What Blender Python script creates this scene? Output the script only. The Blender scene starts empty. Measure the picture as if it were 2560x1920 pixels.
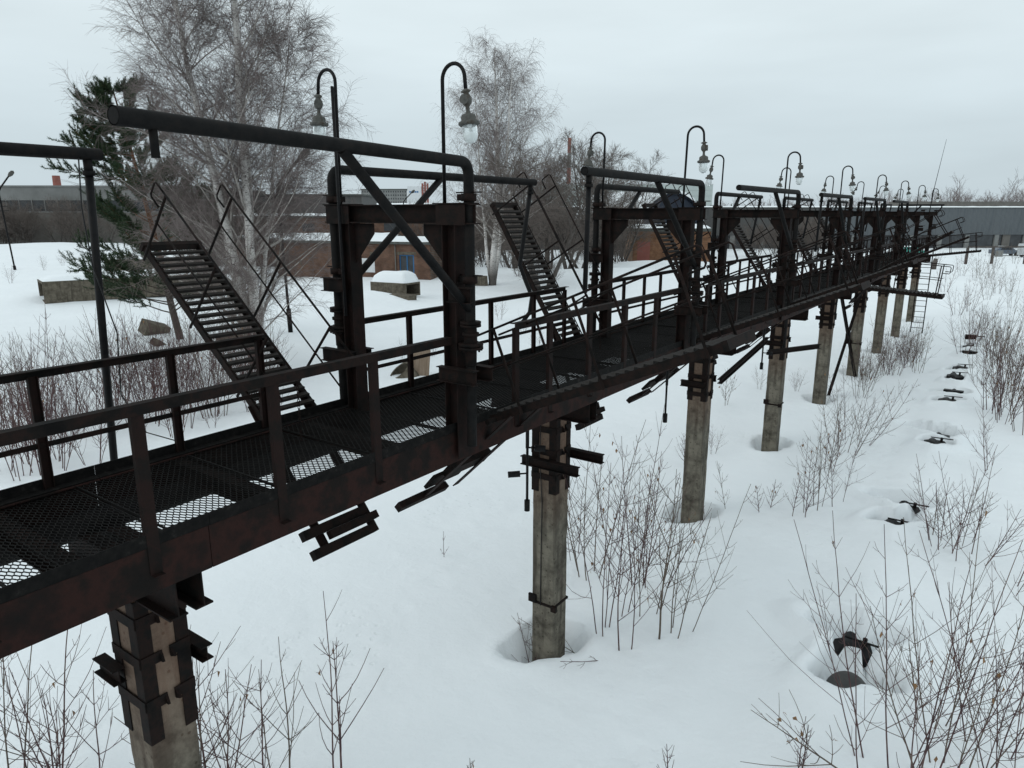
import bpy, math, random
import numpy as np
from mathutils import Vector, Matrix, noise

scene = bpy.context.scene
C = scene.collection
PI = math.pi
R = math.radians

# ------------------------------------------------------------------ camera
CAMZ = 6.6
PITCH = R(13.5)
YAW = R(35.42)
FPX = 1775.0
cam_d = bpy.data.cameras.new('camera')
cam_d.sensor_width = 36.0
cam_d.lens = FPX / 2560 * 36.0
cam_d.clip_start = 0.05
cam_d.clip_end = 4000
cam = bpy.data.objects.new('camera', cam_d)
C.objects.link(cam)
cam.location = (0, 0, CAMZ)
cam.rotation_euler = (PI/2 - PITCH, 0, YAW)
scene.camera = cam

# ------------------------------------------------------------------ world
world = bpy.data.worlds.new('World')
scene.world = world
world.use_nodes = True
wn = world.node_tree.nodes
wl = world.node_tree.links
wn.clear()
w_out = wn.new('ShaderNodeOutputWorld')
w_bg = wn.new('ShaderNodeBackground')
w_sky = wn.new('ShaderNodeTexSky')
w_sky.sky_type = 'NISHITA'
w_sky.sun_disc = False
w_sky.sun_elevation = R(32)
w_sky.sun_rotation = R(150)
w_tc = wn.new('ShaderNodeTexCoord')
w_sep = wn.new('ShaderNodeSeparateXYZ')
wl.new(w_tc.outputs['Generated'], w_sep.inputs[0])
w_ramp = wn.new('ShaderNodeValToRGB')
cr = w_ramp.color_ramp
cr.elements[0].position = 0.0
cr.elements[0].color = (0.530, 0.625, 0.680, 1)
cr.elements[1].position = 0.30
cr.elements[1].color = (0.760, 0.855, 0.885, 1)
e = cr.elements.new(0.10); e.color = (0.605, 0.700, 0.745, 1)
e = cr.elements.new(0.20); e.color = (0.700, 0.795, 0.830, 1)
e = cr.elements.new(1.0); e.color = (0.800, 0.885, 0.915, 1)
wl.new(w_sep.outputs['Z'], w_ramp.inputs[0])
# stratus streaks: noise stretched along the horizon
w_map = wn.new('ShaderNodeMapping')
w_map.inputs['Scale'].default_value = (1.6, 1.6, 8.0)
wl.new(w_tc.outputs['Generated'], w_map.inputs[0])
w_noise = wn.new('ShaderNodeTexNoise')
w_noise.inputs['Scale'].default_value = 1.5
w_noise.inputs['Detail'].default_value = 4.0
w_noise.inputs['Roughness'].default_value = 0.5
wl.new(w_map.outputs[0], w_noise.inputs['Vector'])
w_mr = wn.new('ShaderNodeMapRange')
w_mr.inputs['From Min'].default_value = 0.3
w_mr.inputs['From Max'].default_value = 0.7
w_mr.inputs['To Min'].default_value = 0.93
w_mr.inputs['To Max'].default_value = 1.06
wl.new(w_noise.outputs['Fac'], w_mr.inputs['Value'])
w_mul = wn.new('ShaderNodeVectorMath'); w_mul.operation = 'MULTIPLY'
wl.new(w_ramp.outputs[0], w_mul.inputs[0])
wl.new(w_mr.outputs[0], w_mul.inputs[1])
w_sc = wn.new('ShaderNodeVectorMath'); w_sc.operation = 'SCALE'
w_sc.inputs['Scale'].default_value = 0.06
wl.new(w_sky.outputs[0], w_sc.inputs[0])
w_mix = wn.new('ShaderNodeMix'); w_mix.data_type = 'RGBA'
w_mix.inputs['Factor'].default_value = 0.93      # cloud cover over the clear sky
wl.new(w_sc.outputs[0], w_mix.inputs['A'])
wl.new(w_mul.outputs[0], w_mix.inputs['B'])
wl.new(w_mix.outputs['Result'], w_bg.inputs[0])
w_bg.inputs[1].default_value = 1.07
wl.new(w_bg.outputs[0], w_out.inputs[0])

# ------------------------------------------------------------------ sun through cloud
sun_d = bpy.data.lights.new('sun', 'SUN')
sun_d.energy = 0.5
sun_d.angle = R(40)
sun_d.color = (1.0, 0.97, 0.93)
sun = bpy.data.objects.new('sun', sun_d)
C.objects.link(sun)
sun.rotation_euler = (R(58), 0, R(-30))

scene.view_settings.view_transform = 'Standard'
scene.view_settings.look = 'None'
scene.view_settings.gamma = 1
scene.view_settings.exposure = 0.0
scene.view_settings.use_curve_mapping = False
scene.render.engine = 'CYCLES'


# ================================================================== helpers
def gp(u, v, z=0.0):
    """ground point seen at (u, v) of the 2212x1659 view of the photograph"""
    S = 2560/2212
    r = u*S - 1280; up = -(v*S - 960); f = FPX
    fw = f*math.cos(PITCH) + up*math.sin(PITCH)
    zz = -f*math.sin(PITCH) + up*math.cos(PITCH)
    c, s = math.cos(YAW), math.sin(YAW)
    x, y = r*c - fw*s, r*s + fw*c
    k = (z - CAMZ)/zz
    return x*k, y*k


def tag(o, label=None, cat=None, group=None, kind=None):
    if label: o['label'] = label
    if cat: o['category'] = cat
    if group: o['group'] = group
    if kind: o['kind'] = kind
    return o


def empty(name, loc=(0, 0, 0), rot=(0, 0, 0)):
    o = bpy.data.objects.new(name, None)
    o.empty_display_size = 0.2
    C.objects.link(o)
    o.location = loc
    o.rotation_euler = rot
    return o


def copy_tree(o, parent=None):
    c = o.copy()
    C.objects.link(c)
    c.parent = parent
    for ch in list(o.children):
        copy_tree(ch, c)
    return c


class MB:
    def __init__(self):
        self.v = []; self.f = []; self.s = []; self.m = []

    def add(self, vs, fs, smooth=False, mi=0):
        b = len(self.v)
        self.v.extend([tuple(p) for p in vs])
        for q in fs:
            self.f.append(tuple(i + b for i in q))
            self.s.append(smooth); self.m.append(mi)

    def box(self, c, size, rot=None, mi=0):
        hx, hy, hz = size[0]/2, size[1]/2, size[2]/2
        vs = [Vector((x, y, z)) for z in (-hz, hz) for y in (-hy, hy) for x in (-hx, hx)]
        if rot is not None:
            vs = [rot @ p for p in vs]
        c = Vector(c)
        self.add([p + c for p in vs], [(0, 2, 3, 1), (4, 5, 7, 6), (0, 1, 5, 4), (2, 6, 7, 3), (0, 4, 6, 2), (1, 3, 7, 5)], mi=mi)
        return self

    def b2(self, x0, x1, y0, y1, z0, z1, mi=0):
        return self.box(((x0+x1)/2, (y0+y1)/2, (z0+z1)/2), (abs(x1-x0), abs(y1-y0), abs(z1-z0)), mi=mi)

    def extrude(self, prof, p0, p1, up=(0, 0, 1), mi=0, caps=True):
        p0 = Vector(p0); p1 = Vector(p1)
        d = (p1 - p0).normalized()
        up = Vector(up)
        side = d.cross(up)
        if side.length < 1e-4:
            side = d.cross(Vector((0, 1, 0)))
        side.normalize()
        u = side.cross(d).normalized()
        n = len(prof)
        vs = [p0 + side*a + u*b for a, b in prof] + [p1 + side*a + u*b for a, b in prof]
        fs = [(i, (i+1) % n, n+(i+1) % n, n+i) for i in range(n)]
        if caps:
            fs += [tuple(range(n-1, -1, -1)), tuple(range(n, 2*n))]
        self.add(vs, fs, mi=mi)
        return self

    def ibeam(self, p0, p1, h, w, tf=0.012, tw=0.009, up=(0, 0, 1), mi=0):
        a, b, c = w/2, h/2, tw/2
        prof = [(-a, -b), (a, -b), (a, -b+tf), (c, -b+tf), (c, b-tf), (a, b-tf), (a, b), (-a, b), (-a, b-tf), (-c, b-tf), (-c, -b+tf), (-a, -b+tf)]
        return self.extrude(prof, p0, p1, up, mi)

    def channel(self, p0, p1, h, w, t=0.009, up=(0, 0, 1), flip=1, mi=0):
        b = h/2
        prof = [(0, -b), (w, -b), (w, -b+t), (t, -b+t), (t, b-t), (w, b-t), (w, b), (0, b)]
        prof = [(x*flip, y) for x, y in prof]
        if flip < 0: prof.reverse()
        return self.extrude(prof, p0, p1, up, mi)

    def angle(self, p0, p1, a, t=0.008, up=(0, 0, 1), sx=1, sz=1, mi=0):
        prof = [(0, 0), (a, 0), (a, t), (t, t), (t, a), (0, a)]
        prof = [(x*sx, y*sz) for x, y in prof]
        if sx*sz < 0: prof.reverse()
        return self.extrude(prof, p0, p1, up, mi)

    def bar(self, p0, p1, w, h, up=(0, 0, 1), mi=0):
        return self.extrude([(-w/2, -h/2), (w/2, -h/2), (w/2, h/2), (-w/2, h/2)], p0, p1, up, mi)

    def tube(self, pts, rad, n=8, caps=True, smooth=True, mi=0):
        pts = [Vector(p) for p in pts]
        m = len(pts)
        if not hasattr(rad, '__len__'):
            rad = [rad]*m
        vs = []
        ref = None
        for i in range(m):
            if i == 0: d = pts[1]-pts[0]
            elif i == m-1: d = pts[-1]-pts[-2]
            else: d = pts[i+1]-pts[i-1]
            if d.length < 1e-9: d = Vector((0, 0, 1))
            d.normalize()
            if ref is None:
                ref = Vector((1, 0, 0)) if abs(d.x) < 0.7 else Vector((0, 1, 0))
            a = ref - d*ref.dot(d)
            if a.length < 1e-6:
                a = d.orthogonal()
            a.normalize(); ref = a
            b = d.cross(a)
            for k in range(n):
                t = 2*PI*k/n
                vs.append(pts[i] + (a*math.cos(t) + b*math.sin(t))*rad[i])
        fs = []
        for i in range(m-1):
            for k in range(n):
                k2 = (k+1) % n
                fs.append((i*n+k, i*n+k2, (i+1)*n+k2, (i+1)*n+k))
        self.add(vs, fs, smooth, mi)
        if caps:
            b0 = len(self.v) - m*n
            self.f.append(tuple(b0+k for k in range(n-1, -1, -1))); self.s.append(False); self.m.append(mi)
            self.f.append(tuple(b0+(m-1)*n+k for k in range(n))); self.s.append(False); self.m.append(mi)
        return self

    def lathe(self, prof, n=20, loc=(0, 0, 0), rot=None, smooth=True, mi=0):
        vs = []
        for r, z in prof:
            for k in range(n):
                t = 2*PI*k/n
                p = Vector((r*math.cos(t), r*math.sin(t), z))
                if rot is not None: p = rot @ p
                vs.append(p + Vector(loc))
        fs = []
        for i in range(len(prof)-1):
            for k in range(n):
                k2 = (k+1) % n
                fs.append((i*n+k, i*n+k2, (i+1)*n+k2, (i+1)*n+k))
        self.add(vs, fs, smooth, mi)
        return self

    def poly(self, pts, thick, mi=0):
        """flat polygon given by 3-D points, thickened along its normal"""
        pts = [Vector(p) for p in pts]
        nrm = (pts[1]-pts[0]).cross(pts[2]-pts[0]).normalized()*thick/2
        n = len(pts)
        vs = [p - nrm for p in pts] + [p + nrm for p in pts]
        fs = [tuple(range(n-1, -1, -1)), tuple(range(n, 2*n))] + [(i, (i+1) % n, n+(i+1) % n, n+i) for i in range(n)]
        self.add(vs, fs, mi=mi)
        return self

    def mesh(self, name, mats):
        me = bpy.data.meshes.new(name)
        me.from_pydata(self.v, [], self.f)
        me.polygons.foreach_set('use_smooth', self.s)
        if not isinstance(mats, (list, tuple)): mats = [mats]
        for m in mats: me.materials.append(m)
        if len(mats) > 1:
            me.polygons.foreach_set('material_index', self.m)
        me.update()
        return me

    def build(self, name, mats, parent=None):
        o = bpy.data.objects.new(name, self.mesh(name, mats))
        C.objects.link(o)
        if parent is not None: o.parent = parent
        return o


def inst(name, me, parent=None, loc=(0, 0, 0), rot=(0, 0, 0), scale=(1, 1, 1)):
    o = bpy.data.objects.new(name, me)
    C.objects.link(o)
    if parent is not None: o.parent = parent
    o.location = loc; o.rotation_euler = rot; o.scale = scale
    return o


def arc(c, a, b, r, t0, t1, n):
    """points on an arc in the plane of unit vectors a, b"""
    c = Vector(c); a = Vector(a); b = Vector(b)
    return [c + a*(r*math.cos(t0+(t1-t0)*i/n)) + b*(r*math.sin(t0+(t1-t0)*i/n)) for i in range(n+1)]


# ================================================================== materials
def new_mat(name):
    m = bpy.data.materials.new(name)
    m.use_nodes = True
    nt = m.node_tree
    return m, nt, nt.nodes['Principled BSDF']


def mat_noise(name, cols, scale=4.0, detail=6.0, rough=0.8, bump=0.0, bscale=60.0, spec=0.3, rng=(0.35, 0.65), stretch=(1, 1, 1), bdist=0.01, metal=0.0, coord='Object'):
    m, nt, b = new_mat(name)
    N = nt.nodes; L = nt.links
    tc = N.new('ShaderNodeTexCoord')
    mp = N.new('ShaderNodeMapping'); mp.inputs['Scale'].default_value = stretch
    L.new(tc.outputs[coord], mp.inputs[0])
    nz = N.new('ShaderNodeTexNoise')
    nz.inputs['Scale'].default_value = scale; nz.inputs['Detail'].default_value = detail
    nz.inputs['Roughness'].default_value = 0.62
    L.new(mp.outputs[0], nz.inputs['Vector'])
    rp = N.new('ShaderNodeValToRGB')
    el = rp.color_ramp.elements
    n = len(cols)
    for i in range(n):
        pos = rng[0] + (rng[1]-rng[0])*i/(n-1)
        if i == 0: e = el[0]; e.position = pos
        elif i == n-1: e = el[len(el)-1]; e.position = pos
        else: e = el.new(pos)
        e.color = (*cols[i], 1)
    L.new(nz.outputs['Fac'], rp.inputs[0])
    L.new(rp.outputs[0], b.inputs['Base Color'])
    b.inputs['Roughness'].default_value = rough
    b.inputs['Specular IOR Level'].default_value = spec
    b.inputs['Metallic'].default_value = metal
    if bump > 0:
        n2 = N.new('ShaderNodeTexNoise')
        n2.inputs['Scale'].default_value = bscale; n2.inputs['Detail'].default_value = 5
        L.new(mp.outputs[0], n2.inputs['Vector'])
        bp = N.new('ShaderNodeBump')
        bp.inputs['Strength'].default_value = bump; bp.inputs['Distance'].default_value = bdist
        L.new(n2.outputs['Fac'], bp.inputs['Height'])
        L.new(bp.outputs[0], b.inputs['Normal'])
    return m


M = {}
M['steel'] = mat_noise('rusty_dark_steel', [(0.0041, 0.0037, 0.0037), (0.0083, 0.0067, 0.006), (0.0158, 0.009, 0.0075), (0.0075, 0.0067, 0.0064)], scale=5, rough=0.75, bump=0.35, bscale=70, spec=0.1, bdist=0.004)
M['red_steel'] = mat_noise('rust_red_steel', [(0.0068, 0.006, 0.0058), (0.010, 0.0078, 0.007), (0.017, 0.0090, 0.0078), (0.009, 0.007, 0.0063), (0.0075, 0.0068, 0.0064)], scale=2.6, rough=0.75, bump=0.35, bscale=60, spec=0.1, rng=(0.3, 0.7), bdist=0.004)
M['beam'] = mat_noise('flaking_red_primer_steel', [(0.0075, 0.0065, 0.006), (0.011, 0.008, 0.007), (0.026, 0.0115, 0.0095), (0.014, 0.0085, 0.0075), (0.008, 0.007, 0.0066)], scale=2.2, rough=0.75, bump=0.4, bscale=50, spec=0.1, rng=(0.32, 0.68), bdist=0.005, detail=9)
M['pipe'] = mat_noise('sooty_pipe_steel', [(0.0045, 0.0045, 0.0047), (0.008, 0.0077, 0.0077), (0.012, 0.0095, 0.0085)], scale=9, rough=0.7, bump=0.4, bscale=120, spec=0.12, bdist=0.003)
M['toe'] = mat_noise('flaking_edge_steel', [(0.0045, 0.0045, 0.0045), (0.009, 0.0083, 0.0079), (0.03, 0.0277, 0.0255)], scale=16, rough=0.8, bump=0.5, bscale=60, spec=0.1, rng=(0.38, 0.78), bdist=0.006)
M['grating'] = mat_noise('grating_steel', [(0.0045, 0.0045, 0.0045), (0.009, 0.0083, 0.0075)], scale=8, rough=0.7, spec=0.1)
M['tread'] = mat_noise('worn_tread_steel', [(0.0128, 0.0112, 0.0104), (0.024, 0.0216, 0.02), (0.0176, 0.0128, 0.0104)], scale=8, rough=0.75, bump=0.3, bscale=50, spec=0.12, bdist=0.003)
M['lampmetal'] = mat_noise('grey_cast_housing', [(0.055, 0.055, 0.050), (0.085, 0.085, 0.078), (0.050, 0.040, 0.030)], scale=14, rough=0.7, bump=0.25, bscale=90, spec=0.3, bdist=0.002)
M['blackpaint'] = mat_noise('black_painted_tube', [(0.0035, 0.0035, 0.0042), (0.0063, 0.0063, 0.007), (0.0098, 0.0077, 0.007)], scale=20, rough=0.55, spec=0.15)
M['wood'] = mat_noise('weathered_board', [(0.18, 0.13, 0.09), (0.26, 0.20, 0.15)], scale=3, rough=0.85, stretch=(6, 6, 0.6))


def concrete_mat(name, base, dark, rust=0.0):
    m, nt, b = new_mat(name)
    N = nt.nodes; L = nt.links
    tc = N.new('ShaderNodeTexCoord')
    n1 = N.new('ShaderNodeTexNoise'); n1.inputs['Scale'].default_value = 3.0; n1.inputs['Detail'].default_value = 8; n1.inputs['Roughness'].default_value = 0.7
    L.new(tc.outputs['Object'], n1.inputs['Vector'])
    r1 = N.new('ShaderNodeValToRGB')
    r1.color_ramp.elements[0].position = 0.36; r1.color_ramp.elements[0].color = (*dark, 1)
    r1.color_ramp.elements[1].position = 0.60; r1.color_ramp.elements[1].color = (*base, 1)
    L.new(n1.outputs['Fac'], r1.inputs[0])
    # tar-like streaks running down
    mp = N.new('ShaderNodeMapping'); mp.inputs['Scale'].default_value = (9, 9, 0.7)
    L.new(tc.outputs['Object'], mp.inputs[0])
    n2 = N.new('ShaderNodeTexNoise'); n2.inputs['Scale'].default_value = 1.0; n2.inputs['Detail'].default_value = 5
    L.new(mp.outputs[0], n2.inputs['Vector'])
    r2 = N.new('ShaderNodeValToRGB')
    r2.color_ramp.elements[0].position = 0.50; r2.color_ramp.elements[0].color = (0, 0, 0, 1)
    r2.color_ramp.elements[1].position = 0.72; r2.color_ramp.elements[1].color = (1, 1, 1, 1)
    L.new(n2.outputs['Fac'], r2.inputs[0])
    mx = N.new('ShaderNodeMix'); mx.data_type = 'RGBA'
    sc = N.new('ShaderNodeMath'); sc.operation = 'MULTIPLY'; sc.inputs[1].default_value = 0.8
    L.new(r2.outputs[0], sc.inputs[0]); L.new(sc.outputs[0], mx.inputs['Factor'])
    L.new(r1.outputs[0], mx.inputs['A'])
    mx.inputs['B'].default_value = (0.045, 0.038, 0.030, 1)
    # small pits
    vo = N.new('ShaderNodeTexVoronoi'); vo.inputs['Scale'].default_value = 11
    L.new(tc.outputs['Object'], vo.inputs['Vector'])
    r3 = N.new('ShaderNodeValToRGB')
    r3.color_ramp.elements[0].position = 0.10; r3.color_ramp.elements[0].color = (0.35, 0.33, 0.3, 1)
    r3.color_ramp.elements[1].position = 0.20; r3.color_ramp.elements[1].color = (1, 1, 1, 1)
    L.new(vo.outputs['Distance'], r3.inputs[0])
    mu = N.new('ShaderNodeMix'); mu.data_type = 'RGBA'; mu.blend_type = 'MULTIPLY'; mu.inputs['Factor'].default_value = 0.8
    L.new(mx.outputs['Result'], mu.inputs['A']); L.new(r3.outputs[0], mu.inputs['B'])
    last = mu.outputs['Result']
    if rust > 0:
        sp = N.new('ShaderNodeSeparateXYZ'); L.new(tc.outputs['Object'], sp.inputs[0])
        mr = N.new('ShaderNodeMapRange'); mr.inputs['From Min'].default_value = 2.0; mr.inputs['From Max'].default_value = 3.1
        L.new(sp.outputs['Z'], mr.inputs['Value'])
        mm = N.new('ShaderNodeMath'); mm.operation = 'MULTIPLY'; L.new(mr.outputs[0], mm.inputs[0]); L.new(n1.outputs['Fac'], mm.inputs[1])
        m3 = N.new('ShaderNodeMath'); m3.operation = 'MULTIPLY'; m3.inputs[1].default_value = rust; m3.use_clamp = True; L.new(mm.outputs[0], m3.inputs[0])
        mx2 = N.new('ShaderNodeMix'); mx2.data_type = 'RGBA'
        L.new(m3.outputs[0], mx2.inputs['Factor']); L.new(last, mx2.inputs['A']); mx2.inputs['B'].default_value = (0.17, 0.075, 0.045, 1)
        last = mx2.outputs['Result']
    L.new(last, b.inputs['Base Color'])
    b.inputs['Roughness'].default_value = 0.9
    b.inputs['Specular IOR Level'].default_value = 0.2
    n4 = N.new('ShaderNodeTexNoise'); n4.inputs['Scale'].default_value = 38; n4.inputs['Detail'].default_value = 6
    L.new(tc.outputs['Object'], n4.inputs['Vector'])
    bp = N.new('ShaderNodeBump'); bp.inputs['Strength'].default_value = 0.6; bp.inputs['Distance'].default_value = 0.012
    L.new(n4.outputs['Fac'], bp.inputs['Height']); L.new(bp.outputs[0], b.inputs['Normal'])
    return m


M['column'] = concrete_mat('column_concrete', (0.185, 0.168, 0.134), (0.058, 0.052, 0.041), rust=0.8)
M['concrete'] = concrete_mat('old_concrete', (0.155, 0.135, 0.105), (0.070, 0.060, 0.045))


def snow_mat():
    m, nt, b = new_mat('snow')
    N = nt.nodes; L = nt.links
    tc = N.new('ShaderNodeTexCoord')
    n1 = N.new('ShaderNodeTexNoise'); n1.inputs['Scale'].default_value = 0.35; n1.inputs['Detail'].default_value = 7
    L.new(tc.outputs['Object'], n1.inputs['Vector'])
    r1 = N.new('ShaderNodeValToRGB')
    r1.color_ramp.elements[0].position = 0.3; r1.color_ramp.elements[0].color = (0.830, 0.868, 0.890, 1)
    r1.color_ramp.elements[1].position = 0.7; r1.color_ramp.elements[1].color = (0.870, 0.905, 0.925, 1)
    L.new(n1.outputs['Fac'], r1.inputs[0])
    L.new(r1.outputs[0], b.inputs['Base Color'])
    b.inputs['Roughness'].default_value = 0.75
    b.inputs['Specular IOR Level'].default_value = 0.15
    # crust and wind ripples
    n2 = N.new('ShaderNodeTexNoise'); n2.inputs['Scale'].default_value = 2.2; n2.inputs['Detail'].default_value = 9; n2.inputs['Roughness'].default_value = 0.55
    L.new(tc.outputs['Object'], n2.inputs['Vector'])
    n3 = N.new('ShaderNodeTexNoise'); n3.inputs['Scale'].default_value = 22; n3.inputs['Detail'].default_value = 5
    L.new(tc.outputs['Object'], n3.inputs['Vector'])
    ad = N.new('ShaderNodeMath'); ad.operation = 'MULTIPLY_ADD'; ad.inputs[1].default_value = 0.10
    L.new(n3.outputs['Fac'], ad.inputs[0]); L.new(n2.outputs['Fac'], ad.inputs[2])
    # pock marks of drips and small tracks, in patches
    vo = N.new('ShaderNodeTexVoronoi'); vo.inputs['Scale'].default_value = 6.5
    L.new(tc.outputs['Object'], vo.inputs['Vector'])
    vr = N.new('ShaderNodeMapRange'); vr.inputs['From Min'].default_value = 0.10; vr.inputs['From Max'].default_value = 0.32
    L.new(vo.outputs['Distance'], vr.inputs['Value'])
    n5 = N.new('ShaderNodeTexNoise'); n5.inputs['Scale'].default_value = 0.55; n5.inputs['Detail'].default_value = 3
    L.new(tc.outputs['Object'], n5.inputs['Vector'])
    mk = N.new('ShaderNodeMapRange'); mk.inputs['From Min'].default_value = 0.52; mk.inputs['From Max'].default_value = 0.64; mk.inputs['To Max'].default_value = 0.30
    L.new(n5.outputs['Fac'], mk.inputs['Value'])
    pm = N.new('ShaderNodeMath'); pm.operation = 'MULTIPLY'
    L.new(vr.outputs[0], pm.inputs[0]); L.new(mk.outputs[0], pm.inputs[1])
    a2 = N.new('ShaderNodeMath'); a2.operation = 'ADD'
    L.new(ad.outputs[0], a2.inputs[0]); L.new(pm.outputs[0], a2.inputs[1])
    bp = N.new('ShaderNodeBump'); bp.inputs['Strength'].default_value = 0.42; bp.inputs['Distance'].default_value = 0.10
    L.new(a2.outputs[0], bp.inputs['Height']); L.new(bp.outputs[0], b.inputs['Normal'])
    return m


M['snow'] = snow_mat()


def brick_mat(name, c1, c2, mortar):
    m, nt, b = new_mat(name)
    N = nt.nodes; L = nt.links
    tc = N.new('ShaderNodeTexCoord')
    mp = N.new('ShaderNodeMapping'); mp.inputs['Rotation'].default_value = (R(90), 0, 0)
    L.new(tc.outputs['Object'], mp.inputs[0])
    bk = N.new('ShaderNodeTexBrick')
    bk.inputs['Scale'].default_value = 1.0
    bk.inputs['Brick Width'].default_value = 0.26; bk.inputs['Row Height'].default_value = 0.078
    bk.inputs['Mortar Size'].default_value = 0.007
    bk.inputs['Color1'].default_value = (*c1, 1); bk.inputs['Color2'].default_value = (*c2, 1); bk.inputs['Mortar'].default_value = (*mortar, 1)
    L.new(mp.outputs[0], bk.inputs['Vector'])
    nz = N.new('ShaderNodeTexNoise'); nz.inputs['Scale'].default_value = 1.3; nz.inputs['Detail'].default_value = 8
    L.new(tc.outputs['Object'], nz.inputs['Vector'])
    rp = N.new('ShaderNodeValToRGB')
    rp.color_ramp.elements[0].position = 0.3; rp.color_ramp.elements[0].color = (0.5, 0.48, 0.46, 1)
    rp.color_ramp.elements[1].position = 0.65; rp.color_ramp.elements[1].color = (1.1, 1.1, 1.1, 1)
    L.new(nz.outputs['Fac'], rp.inputs[0])
    mx = N.new('ShaderNodeMix'); mx.data_type = 'RGBA'; mx.blend_type = 'MULTIPLY'; mx.inputs['Factor'].default_value = 0.9
    L.new(bk.outputs['Color'], mx.inputs['A']); L.new(rp.outputs[0], mx.inputs['B'])
    L.new(mx.outputs['Result'], b.inputs['Base Color'])
    b.inputs['Roughness'].default_value = 0.9; b.inputs['Specular IOR Level'].default_value = 0.2
    return m


M['brick'] = brick_mat('red_brown_brick', (0.155, 0.080, 0.050), (0.115, 0.058, 0.039), (0.14, 0.125, 0.11))
M['brick2'] = brick_mat('orange_brick', (0.24, 0.115, 0.058), (0.18, 0.085, 0.045), (0.17, 0.14, 0.11))
M['cladding'] = mat_noise('grey_sheet_cladding', [(0.0978, 0.1105, 0.1207), (0.1275, 0.1419, 0.1513), (0.1088, 0.119, 0.1275)], scale=0.5, rough=0.6, spec=0.3, stretch=(3, 3, 0.3))
M['cladding_dark'] = mat_noise('dirty_dark_cladding', [(0.075, 0.077, 0.077), (0.100, 0.100, 0.098), (0.085, 0.082, 0.078)], scale=0.6, rough=0.7, spec=0.25, stretch=(3, 3, 0.3))
M['greygreen'] = mat_noise('pale_green_cladding', [(0.39, 0.44, 0.43), (0.43, 0.48, 0.465)], scale=0.3, rough=0.6, spec=0.3)
M['darkblue'] = mat_noise('dark_blue_sheet', [(0.014, 0.020, 0.034), (0.024, 0.032, 0.048)], scale=0.8, rough=0.6, spec=0.3)
M['roofdark'] = mat_noise('dark_roof_edge', [(0.06, 0.065, 0.06), (0.10, 0.105, 0.095)], scale=3, rough=0.8)
M['window_dark'] = mat_noise('dark_window', [(0.015, 0.017, 0.020), (0.05, 0.055, 0.06)], scale=0.7, rough=0.25, spec=0.5)
M['panelgrey'] = mat_noise('grey_wall_panel', [(0.17, 0.175, 0.17), (0.23, 0.235, 0.23)], scale=0.4, rough=0.85)
M['panelbrown'] = mat_noise('brown_wall_panel', [(0.115, 0.108, 0.098), (0.155, 0.147, 0.135)], scale=0.6, rough=0.9)
M['white'] = mat_noise('white_paint', [(0.55, 0.57, 0.58), (0.66, 0.68, 0.69)], scale=2, rough=0.7)
M['blueframe'] = mat_noise('blue_frame_paint', [(0.02, 0.11, 0.26), (0.03, 0.15, 0.33)], scale=5, rough=0.6)
M['chimney_red'] = mat_noise('chimney_red', [(0.20, 0.075, 0.06), (0.27, 0.10, 0.08)], scale=0.4, rough=0.9)
M['rope'] = mat_noise('black_cable', [(0.006, 0.006, 0.007), (0.012, 0.011, 0.011)], scale=20, rough=0.6)
M['twig'] = mat_noise('birch_twig', [(0.150, 0.120, 0.115), (0.240, 0.205, 0.197)], scale=1.5, rough=0.85, spec=0.2)
M['thicket'] = mat_noise('thicket_twig', [(0.110, 0.090, 0.080), (0.170, 0.145, 0.130)], scale=1.5, rough=0.85, spec=0.2)
M['shoot'] = mat_noise('maple_shoot_bark', [(0.055, 0.028, 0.034), (0.095, 0.052, 0.052), (0.140, 0.095, 0.082)], scale=2.5, rough=0.75, spec=0.25)
M['shoot2'] = mat_noise('pale_shoot_bark', [(0.090, 0.070, 0.058), (0.150, 0.120, 0.095)], scale=2.5, rough=0.8, spec=0.2)
M['greybark'] = mat_noise('grey_bark', [(0.060, 0.052, 0.047), (0.110, 0.098, 0.090)], scale=3, rough=0.9, spec=0.15)
M['leaf'] = mat_noise('dry_leaf', [(0.20, 0.11, 0.05), (0.28, 0.17, 0.09)], scale=6, rough=0.8)
M['straw'] = mat_noise('dry_weed', [(0.20, 0.155, 0.10), (0.27, 0.22, 0.15)], scale=4, rough=0.85)
M['pinebark'] = mat_noise('pine_bark', [(0.080, 0.045, 0.030), (0.18, 0.085, 0.042)], scale=4, rough=0.9, spec=0.15)
_n = M['pinebark'].node_tree.nodes; _l = M['pinebark'].node_tree.links
_tc = _n.new('ShaderNodeTexCoord'); _sp = _n.new('ShaderNodeSeparateXYZ'); _l.new(_tc.outputs['Object'], _sp.inputs[0])
_mr = _n.new('ShaderNodeMapRange'); _mr.inputs['From Min'].default_value = 2.5; _mr.inputs['From Max'].default_value = 5.5; _l.new(_sp.outputs['Z'], _mr.inputs['Value'])
_mx = _n.new('ShaderNodeMix'); _mx.data_type = 'RGBA'; _l.new(_mr.outputs[0], _mx.inputs['Factor'])
_bs = _n['Principled BSDF']; _old = _bs.inputs['Base Color'].links[0].from_socket
_mx.inputs['A'].default_value = (0.075, 0.062, 0.054, 1); _l.new(_old, _mx.inputs['B']); _l.new(_mx.outputs['Result'], _bs.inputs['Base Color'])   # grey plates at the foot, orange bark above
M['needle'] = mat_noise('pine_needles', [(0.018, 0.038, 0.018), (0.034, 0.062, 0.026), (0.048, 0.074, 0.034)], scale=1.2, rough=0.6, spec=0.3)


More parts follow.
